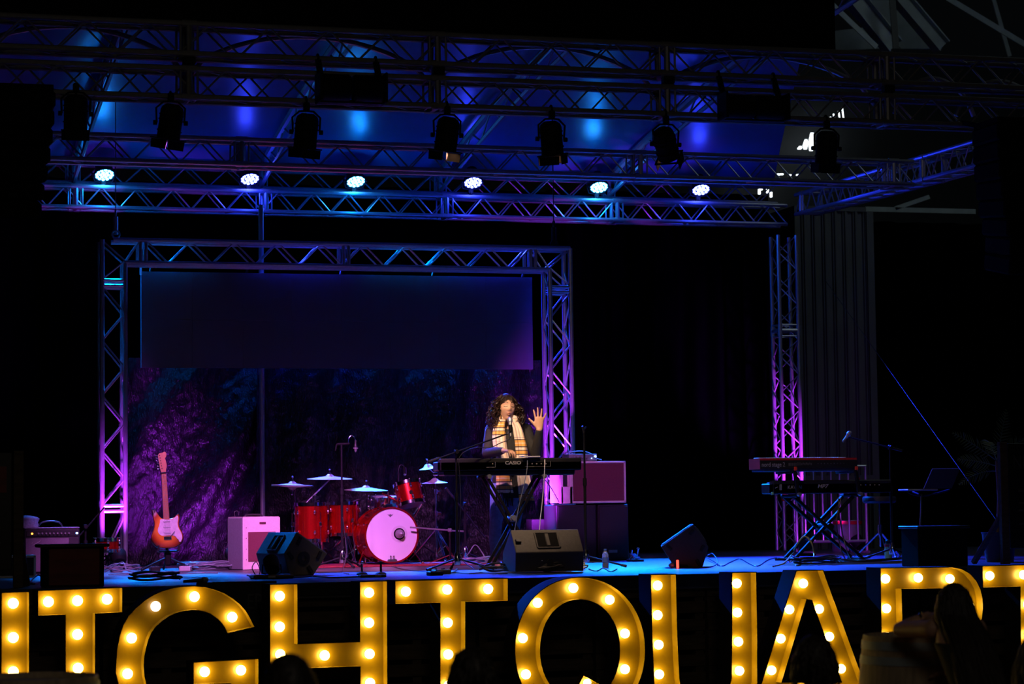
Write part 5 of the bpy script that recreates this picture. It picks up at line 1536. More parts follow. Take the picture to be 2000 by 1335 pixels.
def face_pt(x, z, off=.0015):
    q = min((p for p in HV if p.y < 0), key=lambda p: (p.x-x)**2+(p.z-z)**2)
    q2 = sorted((p for p in HV if p.y < 0), key=lambda p: (p.x-x)**2+(p.z-z)**2)[:4]
    ws = [1/(1e-7+(p.x-x)**2+(p.z-z)**2) for p in q2]
    y = sum(p.y*w_ for p, w_ in zip(q2, ws))/sum(ws)
    return V(x, y-off, z)
def head(b, Mx, ears=True):
    b.add([Mx @ p for p in HV], HF)
    if ears:
        for s_ in (-1, 1): b.ell(Mx @ V(s_*.076, .008, -.006), (.012, .020, .032), Mx.to_3x3(), 12, 8)
def remesh(o, vox, smooth=2):
    m = o.modifiers.new('surface', 'REMESH'); m.mode = 'VOXEL'; m.voxel_size = vox; m.use_smooth_shade = True
    if smooth:
        m = o.modifiers.new('soften', 'SMOOTH'); m.factor = .5; m.iterations = smooth
    return o
def hand(b, Mx, curls, spread, thumb, s=1.0):
    """palm from the wrist at the origin along +Z, palm facing -Y, thumb on +X side (mirror with a negative x scale)."""
    def T_(p): return Mx @ (Vector(p)*s)
    loftp = [((0, 0, -.01), .026, .020), ((0, 0, .02), .031, .016), ((.002, 0, .055), .039, .014), ((.0, 0, .085), .041, .0125), ((0, 0, .098), .036, .010)]
    loft(b, [(Vector(c)*s, w_*s, d_*s) for c, w_, d_ in loftp], 20, Mx)
    fx = [.030, .010, -.011, -.030]; ln = [.072, .080, .075, .059]; base = [.090, .096, .092, .083]
    for k in range(4):
        a = R_(spread[k]); c = curls[k]
        p = V(fx[k], 0, base[k]-.012); pts = [p]; ang = 0; dr = V(math.sin(a), 0, math.cos(a))
        for sgm, fr in zip((.46, .31, .25), (1, 1, .8)):
            ang += R_(c)*fr
            d = V(dr.x*math.cos(ang), -math.sin(ang), dr.z*math.cos(ang)); p = p+d*(ln[k]+.008)*sgm; pts.append(p)
        limb(b, [T_(q) for q in pts], [.0092*s, .0084*s, .0078*s, .0066*s], 10, 3)
    tp = [V(.020, -.004, .018), V(.042, -.010, .042), V(.042+.030*math.sin(R_(thumb)), -.012, .042+.030*math.cos(R_(thumb))), V(.042+.058*math.sin(R_(thumb)), -.012, .042+.058*math.cos(R_(thumb)))]
    limb(b, [T_(q) for q in tp], [.0150*s, .0125*s, .0102*s, .0080*s], 10, 3)

# ---- the singer
BX = P(985, 1000, 3.80).x
base = V(BX, 3.80, DECK)
sg = E('person', 'singer with curly brown hair and plaid scarf, one hand raised, behind the keyboard', 'person', base)
def L(px, py, Y): return P(px, py, Y)-base
hc = L(988, 797, 3.74)
Hm = Matrix.Translation(hc) @ Euler((R_(-5), R_(3), R_(5)), 'XYZ').to_matrix().to_4x4() @ Matrix.Scale(1.12, 4)
sR, sL = L(960, 840, 3.82), L(1026, 839, 3.80)
nb = L(991, 838, 3.82)
eR, wR = L(951, 884, 3.76), L(984, 891, 3.46); wR.z = KT-DECK+.078
eL, wL = L(1047, 889, 3.66), L(1053, 838, 3.52)
hipL, hipR = L(1008, 944, 3.86), L(977, 944, 3.86)
knR, anR = L(969, 1016, 3.80), L(966, 1086, 3.86)
knL, anL = L(1006, 1014, 3.84), L(997, 1086, 3.92)
anR.z = .085; anL.z = .085
pel = (hipL+hipR)/2
def secs(ex=0):
    s_ = []
    for t, w_, d_ in ((-.02, .155, .10), (.06, .178, .125), (.16, .172, .12), (.30, .150, .108), (.42, .158, .115), (.55, .170, .125), (.68, .175, .12), (.80, .172, .105), (.90, .150, .085), (.97, .095, .066), (1.0, .062, .058)):
        c = lerp(pel+V(0, 0, -.03), nb+V(0, 0, .0), t); s_.append((c, w_*.92+ex, d_+ex))
    return s_
b = MB(); head(b, Hm)
limb(b, [nb+V(0, .01, -.06), lerp(nb, hc, .5)+V(0, .018, 0), hc+V(0, .018, -.04)], [.060, .052, .052])
loft(b, secs())
for s_, el, wr in ((sR, eR, wR), (sL, eL, wL)):
    limb(b, [s_, lerp(s_, el, .5), el], [.056, .048, .040]); limb(b, [el, lerp(el, wr, .45), wr], [.041, .036, .0255])
for hp, kn, an in ((hipR, knR, anR), (hipL, knL, anL)):
    limb(b, [hp, lerp(hp, kn, .5)+V(0, -.01, 0), kn], [.092, .076, .056]); limb(b, [kn, lerp(kn, an, .38)+V(0, .02, 0), an], [.056, .052, .034])
    limb(b, [an+V(0, .02, -.045), an+V(.0, -.07, -.058), an+V(.0, -.145, -.065)], [.032, .030, .020])
# raised left hand, palm to the audience, fingers spread
up = (V(.02, -.02, 1)).normalized()
xd = V(-1, 0.05, 0); xd = (xd-up*xd.dot(up)).normalized(); yd = up.cross(xd)
Hl = Matrix((xd, yd, up)).transposed().to_4x4(); Hl.translation = wL+V(0, 0, .005)
hand(b, Hl, (4, 2, 3, 6), (12, 2, -8, -28), 46, 1.15)
# right hand on the keys, fingers curled down
dirh = V(.55, -.83, -.08).normalized(); pal = V(0, 0, -1)
yd = -(pal-dirh*pal.dot(dirh)).normalized(); xd = yd.cross(dirh)
Hr = Matrix((xd, yd, dirh)).transposed().to_4x4(); Hr.translation = wR
hand(b, Hr, (26, 28, 28, 26), (5, 1, -3, -9), 45, .98)
bo = b.build('body', 'skin', sg); remesh(bo, .0045, 2)
# face details
def facepath(pts, r, m, name):
    q = [Hm @ face_pt(x, z) for x, z in pts]; MB().path(curve(q, 3), r, 6).build(name, m, sg)
b = MB()
for zz, rr in ((-.0515, .0028), (-.0605, .0036)):
    q = [Hm @ face_pt(x, zz-.0+(.003*(1-abs(x)/.022) if zz > -.055 else -.003*(1-abs(x)/.022)), .0008) for x in (-.021, -.013, -.005, 0, .005, .013, .021)]
    b.path(curve(q, 3), [rr*(.35+.65*math.sin(PI*i/18)) for i in range(19)], 6)
b.build('lips', 'lips', sg)
for s_ in (-1, 1):
    facepath([(s_*.017, .0065), (s_*.025, .0025), (s_*.033, .001), (s_*.041, .003), (s_*.048, .008)], .0026, 'hair_dark', 'eyelashes')
    facepath([(s_*.014, .036), (s_*.026, .042), (s_*.038, .041), (s_*.050, .033)], .0032, 'hair', 'eyebrow')
    b = MB().ell(Hm @ V(s_*.074, -.006, -.050), (.010, .010, .016), None, 10, 8); b.build('earring', 'white', sg)
# sweater
b = MB(); loft(b, [q for q in secs(.010)][1:])
for s_, el, wr in ((sR, eR, wR), (sL, eL, wL)):
    limb(b, [s_+V(0, 0, .004), lerp(s_, el, .5), el], [.066, .058, .050]); limb(b, [el, lerp(el, wr, .5), lerp(el, wr, .93)], [.051, .047, .033])
limb(b, [sR+V(.02, 0, .01), nb+V(0, .01, -.035), sL+V(-.02, 0, .01)], [.058, .062, .058])
so = b.build('sweater', 'knit', sg); remesh(so, .008, 2)
# jeans to the ankle
b = MB(); loft(b, [(c, w_, d_) for c, w_, d_ in secs(.007)[:4]])
for hp, kn, an in ((hipR, knR, anR), (hipL, knL, anL)):
    limb(b, [hp, lerp(hp, kn, .5)+V(0, -.01, 0), kn], [.101, .084, .063]); limb(b, [kn, lerp(kn, an, .38)+V(0, .02, 0), lerp(kn, an, .86)], [.063, .060, .045])
jo = b.build('jeans', 'denim', sg); remesh(jo, .009, 2)
for an in (anR, anL):
    b = MB()
    limb(b, [an+V(0, .03, -.075), an+V(0, -.06, -.078), an+V(0, -.155, -.079)], [.034, .036, .030])
    o_ = b.build('sandal_sole', 'knit', sg); o_.scale = (1, 1, 1)
    for vtx in o_.data.vertices: vtx.co.z = .004+(vtx.co.z-(an.z-.078))*.25+.006
    MB().path(curve([an+V(-.040, -.09, -.07), an+V(-.02, -.10, -.038), an+V(.02, -.10, -.038), an+V(.040, -.09, -.07)], 4), .008, 6).build('sandal_strap', 'knit', sg)
# scarf: neck wrap and two hanging ends as thick cloth ribbons with UVs
def ribbon(ctr, wid, th, name, m, parent, fold=.012, v0=0.0):
    c = curve(ctr, 10); n = len(c); nu = 12; vs = []; fs = []; uvs = []
    ws = [lerp(wid[min(int(i/(n-1)*(len(wid)-1)), len(wid)-2)], wid[min(int(i/(n-1)*(len(wid)-1)), len(wid)-2)+1], (i/(n-1)*(len(wid)-1)) % 1 if i < n-1 else 1) for i in range(n)]
    ln = [0]
    for i in range(1, n): ln.append(ln[-1]+(c[i]-c[i-1]).length)
    for side in (-1, 1):
        for i in range(n):
            for k in range(nu+1):
                u = k/nu-.5
                vs.append(c[i]+V(u*ws[i], -abs(u)**2*0+fold*math.sin(u*13+ln[i]*6)*(.6+.4*math.sin(ln[i]*9))+.05*u*u*4*.6+side*th/2, 0)); uvs.append((k/nu, v0+ln[i]))
    m0 = n*(nu+1)
    for i in range(n-1):
        for k in range(nu):
            a = i*(nu+1)+k; q = (a, a+1, a+nu+2, a+nu+1); fs.append(q); fs.append(tuple(m0+j for j in q[::-1]))
    for i in range(n-1):
        for k in (0, nu):
            a = i*(nu+1)+k; fs.append((a, a+nu+1, m0+a+nu+1, m0+a))
    for i in (0, n-1):
        for k in range(nu):
            a = i*(nu+1)+k; fs.append((a, a+1, m0+a+1, m0+a))
    b = MB().add(vs, fs); o = b.build(name, m, parent, ang=60)
    uvl = o.data.uv_layers.new(name='UVMap')
    for lp in o.data.loops: uvl.data[lp.index].uv = uvs[lp.vertex_index]
    return c
yF = 3.80-.150
lf = [L(981, 818, yF+.035), L(977, 832, yF+.0), L(977, 850, yF-.030), L(979, 872, yF-.035), L(983, 893, yF-.03), L(985, 920, yF-.03), L(986, 948, yF-.035), L(987, 962, yF-.03)]
rg = [L(1003, 818, yF+.035), L(1011, 832, yF+.0), L(1016, 850, yF-.028), L(1020, 872, yF-.035), L(1021, 893, yF-.03), L(1022, 920, yF-.025), L(1026, 950, yF-.03), L(1030, 978, yF-.02)]
ribbon(lf, [.09, .11, .135, .135, .125, .14, .16, .17], .014, 'scarf_end', 'plaid', sg, .010, .255)
ribbon(rg, [.07, .085, .10, .115, .12, .13, .14, .15], .014, 'scarf_end', 'plaid', sg, .010, .065)
ns = [lf[0]+V(.0, .005, .0), L(966, 822, 3.80), L(975, 816, 3.91), L(991, 813, 3.95), L(1008, 816, 3.91), L(1017, 822, 3.79), rg[0]+V(.0, .005, 0)]
b = MB(); b.path(curve(ns, 6), .040, 12); o_ = b.build('scarf_wrap', 'plaid', sg)
uvl = o_.data.uv_layers.new(name='UVMap')
for lp in o_.data.loops:
    co = o_.data.vertices[lp.vertex_index].co; uvl.data[lp.index].uv = (co.z*9, co.x*2.2)
for end, wd, drop in ((lf[-1], .17, .13), (rg[-1], .15, .11)):
    b = MB()
    for k in range(26):
        x = (k/25-.5)*wd; q = end+V(x, .05*(x/wd)**2*2.4, .005)
        dx = random.uniform(-.012, .012); b.path([q, q+V(dx*.5, random.uniform(-.01, .01), -drop*.5), q+V(dx, 0, -drop*random.uniform(.8, 1.1))], .0042, 5)
    b.build('scarf_fringe', 'knit', sg)
# dark loose cloth hanging between the scarf ends
ribbon([L(999, 918, yF-.005), L(1000, 945, yF-.01), L(1003, 972, yF-.01)], [.12, .17, .16], .012, 'scarf_dark_fold', 'knit', sg, .012)
# hair: cap and many curls
b = MB(); cap = []
for j, i in ((a, c) for a in range(45) for c in range(56)):
    p = HV[j*56+i]; n_ = p.normalized()
    cap.append(p)
def scalp(az, el):
    """az 0 = face front, el from the crown 0 to the hairline"""
    x, y, z = math.sin(el)*math.sin(az), -math.sin(el)*math.cos(az), math.cos(el)
    return V(x*.084, y*.100+.004, z*.126)
loftv = []
nA, nE = 40, 14
for j in range(nE+1):
    for i in range(nA):
        az = 2*PI*i/nA; lim = lerp(R_(60), R_(122), min(1, (1-math.cos(az))/1.15))
        el = lim*j/nE; p = scalp(az, el)*(1.02+.03*noise.noise(V(az*3, el*4, 1)))
        loftv.append(Hm @ p)
b.add(loftv, [(j*nA+i, j*nA+(i+1) % nA, (j+1)*nA+(i+1) % nA, (j+1)*nA+i) for j in range(nE) for i in range(nA)])
rnd = random.Random(4)
for k in range(430):
    az = rnd.uniform(R_(58), R_(302)); side = math.sin(az)
    el = rnd.uniform(R_(18), R_(95)); p = scalp(az, el)
    ln_ = rnd.uniform(.13, .225)*(1 if el > R_(45) else 1.45); out = rnd.uniform(.015, .07)
    pts = []; ph = rnd.uniform(0, 6.28); tw_ = rnd.uniform(2.0, 3.6)*rnd.choice((-1, 1)); rad = rnd.uniform(.009, .019)
    hd = V(math.sin(az), -math.cos(az)*.9, 0)
    for i in range(22):
        t = i/21
        c_ = p + hd*(out*math.sin(min(1, t*1.5)*PI/2)+.012*t) + V(0, 0, .012*math.sin(t*PI)-ln_*t**1.25)
        c_ += V(math.cos(ph+tw_*t*6.28), math.sin(ph+tw_*t*6.28), 0)*rad*min(1, t*3)
        pts.append(Hm @ c_)
    b.path(pts, [.0046*(1-.55*(i/21)**3) for i in range(22)], 4)
for k in range(26):                                   # wispy fringe over the forehead
    az = rnd.uniform(R_(-48), R_(48)); p = scalp(az, R_(40)); pts = []
    for i in range(8):
        t = i/7; a2 = az*(1+.5*t); q = scalp(a2, R_(40)+R_(32)*t*rnd.uniform(.7, 1.05))*1.03; pts.append(Hm @ (q+V(.004*math.sin(t*9+k), 0, 0)))
    b.path(pts, [.0040*(1-.7*i/7) for i in range(8)], 5)
b.build('hair', 'hair', sg, ang=80)

# ---- listeners in the audience, seen from behind
def listener(label, px, py_top, Y, hair_w=1.0, style='short', shirt='shirt', face=PI, slab='', bun=None):
    top = P(px, py_top, Y); hz = top.z-.122
    e = E('person', label, 'person', V(top.x, Y, 0), face)
    h_ = V(0, 0, hz); nk_ = V(0, .02, hz-.15); sw = .17
    Hx = Matrix.Translation(h_)
    seat = max(.30, hz-.72); pl_ = V(0, .06, seat+.12)
    b = MB(); head(b, Hx); limb(b, [nk_+V(0, .01, -.06), h_+V(0, .02, -.04)], [.062, .055])
    S_ = []
    for t, w_, d_ in ((-.05, .15, .11), (.12, .165, .13), (.35, .150, .115), (.6, .165, .12), (.8, .175, .115), (.92, .15, .09), (1, .07, .065)):
        S_.append((lerp(pl_, nk_, t), w_, d_))
    loft(b, S_)
    arms = []
    for s_ in (-1, 1):
        sh = nk_+V(s_*sw, .01, -.05); el = sh+V(s_*.06, -.08, -.27); wr = el+V(-s_*.06, -.22, .02)
        arms.append((sh, el, wr)); limb(b, [sh, lerp(sh, el, .5), el], [.058, .048, .042]); limb(b, [el, lerp(el, wr, .5), wr], [.042, .037, .027])
        Hh = Matrix((V(-s_, 0, 0), V(0, 0, 1), V(0, -1, 0))).transposed().to_4x4(); Hh.translation = wr
        hand(b, Hh, (20, 22, 22, 22), (4, 1, -3, -8), 35)
        hp = pl_+V(s_*.10, 0, -.01); kn = hp+V(s_*.04, -.42, 0); an = V(kn.x, kn.y+.04, .09)
        limb(b, [hp, lerp(hp, kn, .5), kn], [.092, .078, .058]); limb(b, [kn, lerp(kn, an, .4), an], [.058, .052, .036]); limb(b, [an+V(0, .03, -.05), an+V(0, -.14, -.06)], [.034, .026])
    remesh(b.build('body', 'skin', e), .013, 2)
    b = MB(); loft(b, [(c, w_+.012, d_+.012) for c, w_, d_ in S_[:-1]])
    for sh, el, wr in arms: limb(b, [sh, lerp(sh, el, .5), lerp(sh, el, .8)], [.070, .062, .056])
    remesh(b.build('shirt', shirt, e), .016, 2)
    b = MB()
    for s_ in (-1, 1):
        hp = pl_+V(s_*.10, 0, -.01); kn = hp+V(s_*.04, -.42, 0); an = V(kn.x, kn.y+.04, .09)
        limb(b, [hp, lerp(hp, kn, .5), kn], [.102, .088, .068]); limb(b, [kn, lerp(kn, an, .4), lerp(kn, an, .9)], [.068, .062, .05])
    remesh(b.build('trousers', 'knit', e), .018, 2)
    b = MB(); r2 = random.Random(int(px))
    nA, nE = 36, 12; vv = []
    for j in range(nE+1):
        for i in range(nA):
            az = 2*PI*i/nA; lim = lerp(R_(52), R_(125), min(1, (1-math.cos(az))/1.2)); el = lim*j/nE
            p = scalp(az, el); p.x *= hair_w; vv.append(Hx @ (p*(1.03+.03*noise.noise(V(az*3+px, el*4, 1)))))
    b.add(vv, [(j*nA+i, j*nA+(i+1) % nA, (j+1)*nA+(i+1) % nA, (j+1)*nA+i) for j in range(nE) for i in range(nA)])
    nst = {'short': 200, 'long': 260, 'curly': 240, 'bob': 240}[style]
    for k in range(nst):
        az = r2.uniform(R_(35), R_(325)); el = r2.uniform(R_(4), R_(100)); p = scalp(az, el); p.x *= hair_w
        ln_ = {'short': r2.uniform(.04, .10), 'long': r2.uniform(.30, .46), 'curly': r2.uniform(.18, .30), 'bob': r2.uniform(.14, .22)}[style]
        hd = V(math.sin(az), -math.cos(az)*.9, 0); pts = []; ph = r2.uniform(0, 6)
        cr_ = {'short': .004, 'long': .003, 'curly': .016, 'bob': .004}[style]
        for i in range(12):
            t = i/11
            q = p+hd*((.016+.02*(style == 'curly'))*math.sin(min(1, t*1.4)*PI/2))+V(0, 0, .012*math.sin(t*PI)*(el < R_(40))-ln_*t**1.15)
            q += V(math.cos(ph+t*9), math.sin(ph+t*9), 0)*cr_*t
            q.x *= 1-.12*t*(style == 'long'); pts.append(Hx @ q)
        b.path(pts, [.008*(1-.6*(i/11)**3) for i in range(12)], 5)
    if bun: b.ell(Hx @ V(0, .10, .03), (.055, .05, .05), None, 16, 10)
    b.build('hair', 'hair_dark', e, ang=80)
    # stool
    s2 = E('stool', 'low wooden stool under the '+slab, 'stool', V(top.x, Y-.06, 0))
    b = MB().lathe([(0, seat-.055), (.17, seat-.055), (.18, seat-.04), (.18, seat-.02), (.17, seat-.012), (0, seat-.012)], None, 24); b.build('seat', 'wood_dark', s2)
    for k in range(4):
        a = PI/4+k*PI/2; MB().tube(V(.11*math.cos(a), .11*math.sin(a), seat-.05), V(.16*math.cos(a), .16*math.sin(a), 0), .018, 8).build('leg', 'wood_dark', s2)
    return e
listener('dark haired listener whose head covers the left leg of letter H', 563, 1279, -10.4, 1.06, 'bob', slab='dark haired listener before letter H')
listener('listener in front of the stem of the middle letter T', 922, 1266, -9.1, 1.0, 'short', slab='listener before the middle letter T')
listener('short haired listener in front of letter A', 1590, 1243, -8.6, 1.0, 'short', slab='short haired listener before letter A')
listener('curly haired listener at the right edge beside the leaning woman', 2030, 1232, -8.3, 1.05, 'curly', slab='curly haired listener at the right edge')

# ---- woman leaning an elbow on the barrel
wy = -7.4
top = P(1866, 1139, wy)
wb = V(top.x, -7.74, 0)
wm = E('person', 'woman with long straight dark hair in tank top leaning on the barrel', 'person', wb)
def LW(px, py, Y): return P(px, py, Y)-wb
hz = top.z-.125; hcw = V(0, .36, hz)
nk_ = LW(1868, 1212, wy); shl, shr = LW(1822, 1228, wy+.08), LW(1908, 1226, wy)
elw, wrw = LW(1758, 1240, -7.03), LW(1812, 1203, -7.10)
elw.z = .955+.045
elr = LW(1925, 1310, wy-.08); wrr = elr+V(-.06, .24, -.03)
plw = V(.02, 0, .54)
Hw = Matrix.Translation(hcw) @ Matrix.Rotation(PI-.5*0, 4, 'Z')
b = MB(); head(b, Hw); limb(b, [nk_+V(0, 0, -.05), hcw+V(0, -.02, -.04)], [.056, .050])
SW = []
for t, w_, d_ in ((-.05, .15, .12), (.12, .165, .135), (.35, .132, .105), (.6, .135, .11), (.8, .140, .105), (.92, .115, .08), (1, .06, .058)):
    SW.append((lerp(plw, nk_, t), w_, d_))
loft(b, SW)
limb(b, [shl, lerp(shl, elw, .5), elw], [.050, .044, .038]); limb(b, [elw, lerp(elw, wrw, .45), wrw], [.038, .036, .026])
limb(b, [shr, lerp(shr, elr, .5), elr], [.050, .044, .038]); limb(b, [elr, lerp(elr, wrr, .45), wrr], [.038, .036, .026])
dh = (hcw+V(-.03, .03, -.06)-wrw).normalized(); yd = V(-.3, -.9, .3); yd = (yd-dh*yd.dot(dh)).normalized(); xd = yd.cross(dh)
Hh = Matrix((xd, yd, dh)).transposed().to_4x4(); Hh.translation = wrw
hand(b, Hh, (24, 30, 34, 36), (4, 1, -3, -8), 40)
dh = V(-.3, .95, 0).normalized(); yd = V(0, 0, 1); xd = yd.cross(dh); Hh = Matrix((xd, yd, dh)).transposed().to_4x4(); Hh.translation = wrr
hand(b, Hh, (16, 18, 20, 20), (4, 1, -3, -8), 35)
for s_ in (-1, 1):
    hp = plw+V(s_*.10, 0, -.02); kn = hp+V(s_*.05, .42, .0); an = V(kn.x, kn.y-.05, .09)
    limb(b, [hp, lerp(hp, kn, .5), kn], [.09, .076, .056]); limb(b, [kn, lerp(kn, an, .4), an], [.056, .05, .035]); limb(b, [an+V(0, -.03, -.05), an+V(0, .14, -.06)], [.033, .025])
remesh(b.build('body', 'skin', wm), .010, 2)
b = MB(); loft(b, [(c, w_+.010, d_+.010) for c, w_, d_ in SW[:-2]]); 
for s_ in (-1, 1): limb(b, [nk_+V(s_*.085, .0, -.03), nk_+V(s_*.09, -.08, -.10)], [.02, .03])
remesh(b.build('tank_top', 'tank', wm), .012, 2)
b = MB()
for s_ in (-1, 1):
    hp = plw+V(s_*.10, 0, -.02); kn = hp+V(s_*.05, .42, .0); an = V(kn.x, kn.y-.05, .09)
    limb(b, [hp, lerp(hp, kn, .5), kn], [.10, .086, .066]); limb(b, [kn, lerp(kn, an, .4), lerp(kn, an, .9)], [.066, .06, .05])
loft(b, [(c, w_+.014, d_+.014) for c, w_, d_ in SW[:2]])
remesh(b.build('trousers', 'knit', wm), .016, 2)
MB().ring(lerp(elw, wrw, .82), (wrw-elw), .032, .007, 20, 6).build('bracelet', 'chrome', wm)
b = MB(); r2 = random.Random(3); nA, nE = 36, 12; vv = []
for j in range(nE+1):
    for i in range(nA):
        az = 2*PI*i/nA; lim = lerp(R_(52), R_(125), min(1, (1-math.cos(az))/1.2)); el = lim*j/nE; vv.append(Hw @ (scalp(az, el)*1.03))
b.add(vv, [(j*nA+i, j*nA+(i+1) % nA, (j+1)*nA+(i+1) % nA, (j+1)*nA+i) for j in range(nE) for i in range(nA)])
for k in range(420):
    az = r2.uniform(R_(50), R_(310)); el = r2.uniform(R_(4), R_(105)); p = scalp(az, el); ln_ = r2.uniform(.40, .60); pts = []
    for i in range(14):
        t = i/13; hd = V(math.sin(az), -math.cos(az), 0)
        q = p+hd*.016*math.sin(min(1, t*2)*PI/2)+V(0, 0, -ln_*t**1.1); q.x += .03*t*math.sin(az)+.006*math.sin(t*5+k); q.y = (max(q.y, .055*min(1, t*2)) if t > .2 else q.y) + .62*max(0, ln_*t**1.1-.10)*1.0+.05*min(1, t*1.6)
        pts.append(Hw @ q)
    b.path(pts, [.0075*(1-.7*(i/13)**3) for i in range(14)], 5)
b.build('hair', 'hair_dark', wm, ang=80)
e = E('stool', 'wooden stool under the woman leaning on the barrel', 'stool', wb+V(0.02, -.02, 0))
MB().lathe([(0, .37), (.17, .37), (.18, .385), (.18, .405), (.17, .415), (0, .415)], None, 24).build('seat', 'wood_dark', e)
for k in range(4):
    a = PI/4+k*PI/2; MB().tube(V(.11*math.cos(a), .11*math.sin(a), .37), V(.16*math.cos(a), .16*math.sin(a), 0), .018, 8).build('leg', 'wood_dark', e)
# ------------------------------------------------------------------ small things on the stage
def box_fill(label, px0, px1, py0, Y, m, lid):
    a, c = P(px0, 1100, Y), P(px1, 1100, Y); zt = P((px0+px1)/2, py0, Y).z
    e = E('front_fill_box', label, 'box', V((a.x+c.x)/2, Y+.16, DECK))
    W, H = c.x-a.x, zt-DECK
    MB().box(V(0, 0, H/2-.01), (W-.03, .34, H-.02), None, .006).build('body', 'black_matte', e)
    MB().box(V(0, -.172, H/2-.01), (W-.10, .008, H-.05), None, .003).build('front_panel', m, e)
    MB().box(V(0, -.0, H-.012), (W+(.05 if lid else 0), .40, .024), None, .005).build('lid', 'black', e)
    for s_ in (-1, 1): MB().box(V(s_*(W/2-.04), -.1, .004), (.05, .05, .012)).build('foot', 'black', e)
box_fill('dark red wooden box with black lid on the left stage lip', 82, 207, 1062, .18, 'red_wood', True)
box_fill('plain black box on the right stage lip before the laptop', 1790, 1893, 1026, .95, 'black_matte', False)

def board(label, pxp, py0, Y, W, side, words):
    """A-frame board with a post on its inner side"""
    a = P(pxp, py0, Y); H = a.z-DECK
    e = E('sign_board', label, 'sign', V(a.x, Y, DECK))
    MB().box(V(0, 0, H/2), (.075, .06, H), None, .005).build('post', 'wood_dark', e)
    MB().box(V(side*(W/2+.05), 0, H*.56), (W, .03, H*.86), None, .004).build('panel', 'black', e)
    MB().bar(V(0, .02, H*.42), V(-side*.10, .42, .01), .05, .04, .004).build('strut', 'wood_dark', e)
    MB().box(V(side*(W+.12), 0, H/2), (.075, .06, H), None, .005).build('post', 'wood_dark', e)
    return e, H
e, H = board('dark sign board on a post at the right edge with faint grey capitals', 1957, 863, 1.15, 1.0, 1, None)
text('NIGHT', 'lettering', 'lettering_dim', e, Matrix.Translation((.09, -.018, H*.83)) @ FRONT, .17, .001, .72, 0, 0, 'LEFT')
b = MB()
for k, (z, w_) in enumerate(((.60, .5), (.50, .7), (.44, .55), (.33, .3))): b.box(V(.14+w_/2, -.018, H*z), (w_, .003, .02))
b.build('faint_lines', 'lettering_dim', e)
e, H = board('dark sign board on a post at the left edge with a dim red block', 36, 880, .35, 1.0, -1, None)
MB().box(V(-.32, -.018, H*.79), (.46, .004, .20)).build('red_block', 'red_wood', e)
b = MB()
for z, x, w_ in ((.66, -.3, .4), (.44, -.28, .3), (.33, -.3, .34), (.24, -.28, .1)): b.box(V(x, -.018, H*z), (w_, .003, .016))
b.path(curve([V(-.26, -.018, H*.52), V(-.22, -.018, H*.56), V(-.2, -.018, H*.51), V(-.16, -.018, H*.55), V(-.13, -.018, H*.52), V(-.09, -.018, H*.55)], 4), .006, 5)
b.build('faint_lines', 'lettering_dim', e)

# laptop on its stand
LYY = 4.3
q = P(1812, 955, LYY)
st = E('laptop_stand', 'slim chrome stand with curved arms holding the laptop', 'stand', V(P(1797, 1000, LYY).x, LYY, DECK))
hz_ = q.z-DECK-.02
MB().path(curve([V(0, 0, .08), V(.0, 0, .3), V(.012, 0, .5), V(.02, 0, hz_-.03)], 4), .012, 8).build('pole', 'chrome', st)
b = MB(); b.path(curve([V(-.17, -.05, hz_+.0), V(-.08, 0, hz_-.03), V(.03, .0, hz_-.045), V(.16, .0, hz_-.03), V(.32, -.05, hz_+.012)], 5), .010, 8); b.path([V(.02, 0, hz_-.04), V(.02, .2, hz_-.005)], .010, 8); b.build('arm', 'black_metal', st)
for k in range(3):
    a = 2*PI*k/3; MB().tube(V(0, 0, .2), V(.26*math.cos(a), .26*math.sin(a), .012), .010, 8).build('leg', 'chrome', st)
e = E('laptop', 'open dark laptop on the slim stand at the right', 'laptop', V(q.x-.02, LYY-.02, q.z-.006), 0)
MB().box(V(-.10, 0, .0), (.34, .24, .018), None, .006).build('keyboard_base', 'alu_dark', e)
b = MB(); Ql = Matrix.Rotation(R_(-6), 3, 'Z') @ Matrix.Rotation(R_(14), 3, 'X')
pts = [V(-.09, -.11, .012), V(.23, -.11, .012), V(.30, -.17, .215), V(-.015, -.17, .215)]
b.prism(pts, (0, .008, 0)); b.build('screen_lid', 'black', e, smooth=False)
b = MB().path([pts[0]+V(0, -.002, 0), pts[3]+V(0, -.002, 0), pts[2]+V(0, -.002, 0)], .0035, 6); b.build('lid_edge', 'alu', e)

# round stool with chrome tripod base
KX = V(P(1718, 1000, 4.6).x, 4.6, DECK)
e = E('keyboard_stool', 'round black stool on chrome legs right of the stacked keyboards', 'stool', KX)
zs = P(1718, 969, 4.6).z-DECK
MB().lathe([(0, zs-.07), (.16, zs-.07), (.175, zs-.05), (.175, zs-.015), (.165, zs), (0, zs)], None, 28).build('seat', 'vinyl_black', e)
MB().tube(V(0, 0, .12), V(0, 0, zs-.06), .014, 10).build('pole', 'chrome', e)
MB().disc_tube(V(0, 0, .30), (0, 0, 1), .028, .09, 12).build('collar', 'chrome', e)
for k in range(3):
    a = 2*PI*k/3+.35; b = MB().tube(V(0, 0, .28), V(.28*math.cos(a), .28*math.sin(a), .015), .011, 8); b.ell(V(.28*math.cos(a), .28*math.sin(a), .014), (.02, .02, .014), None, 8, 6); b.build('leg', 'chrome', e)
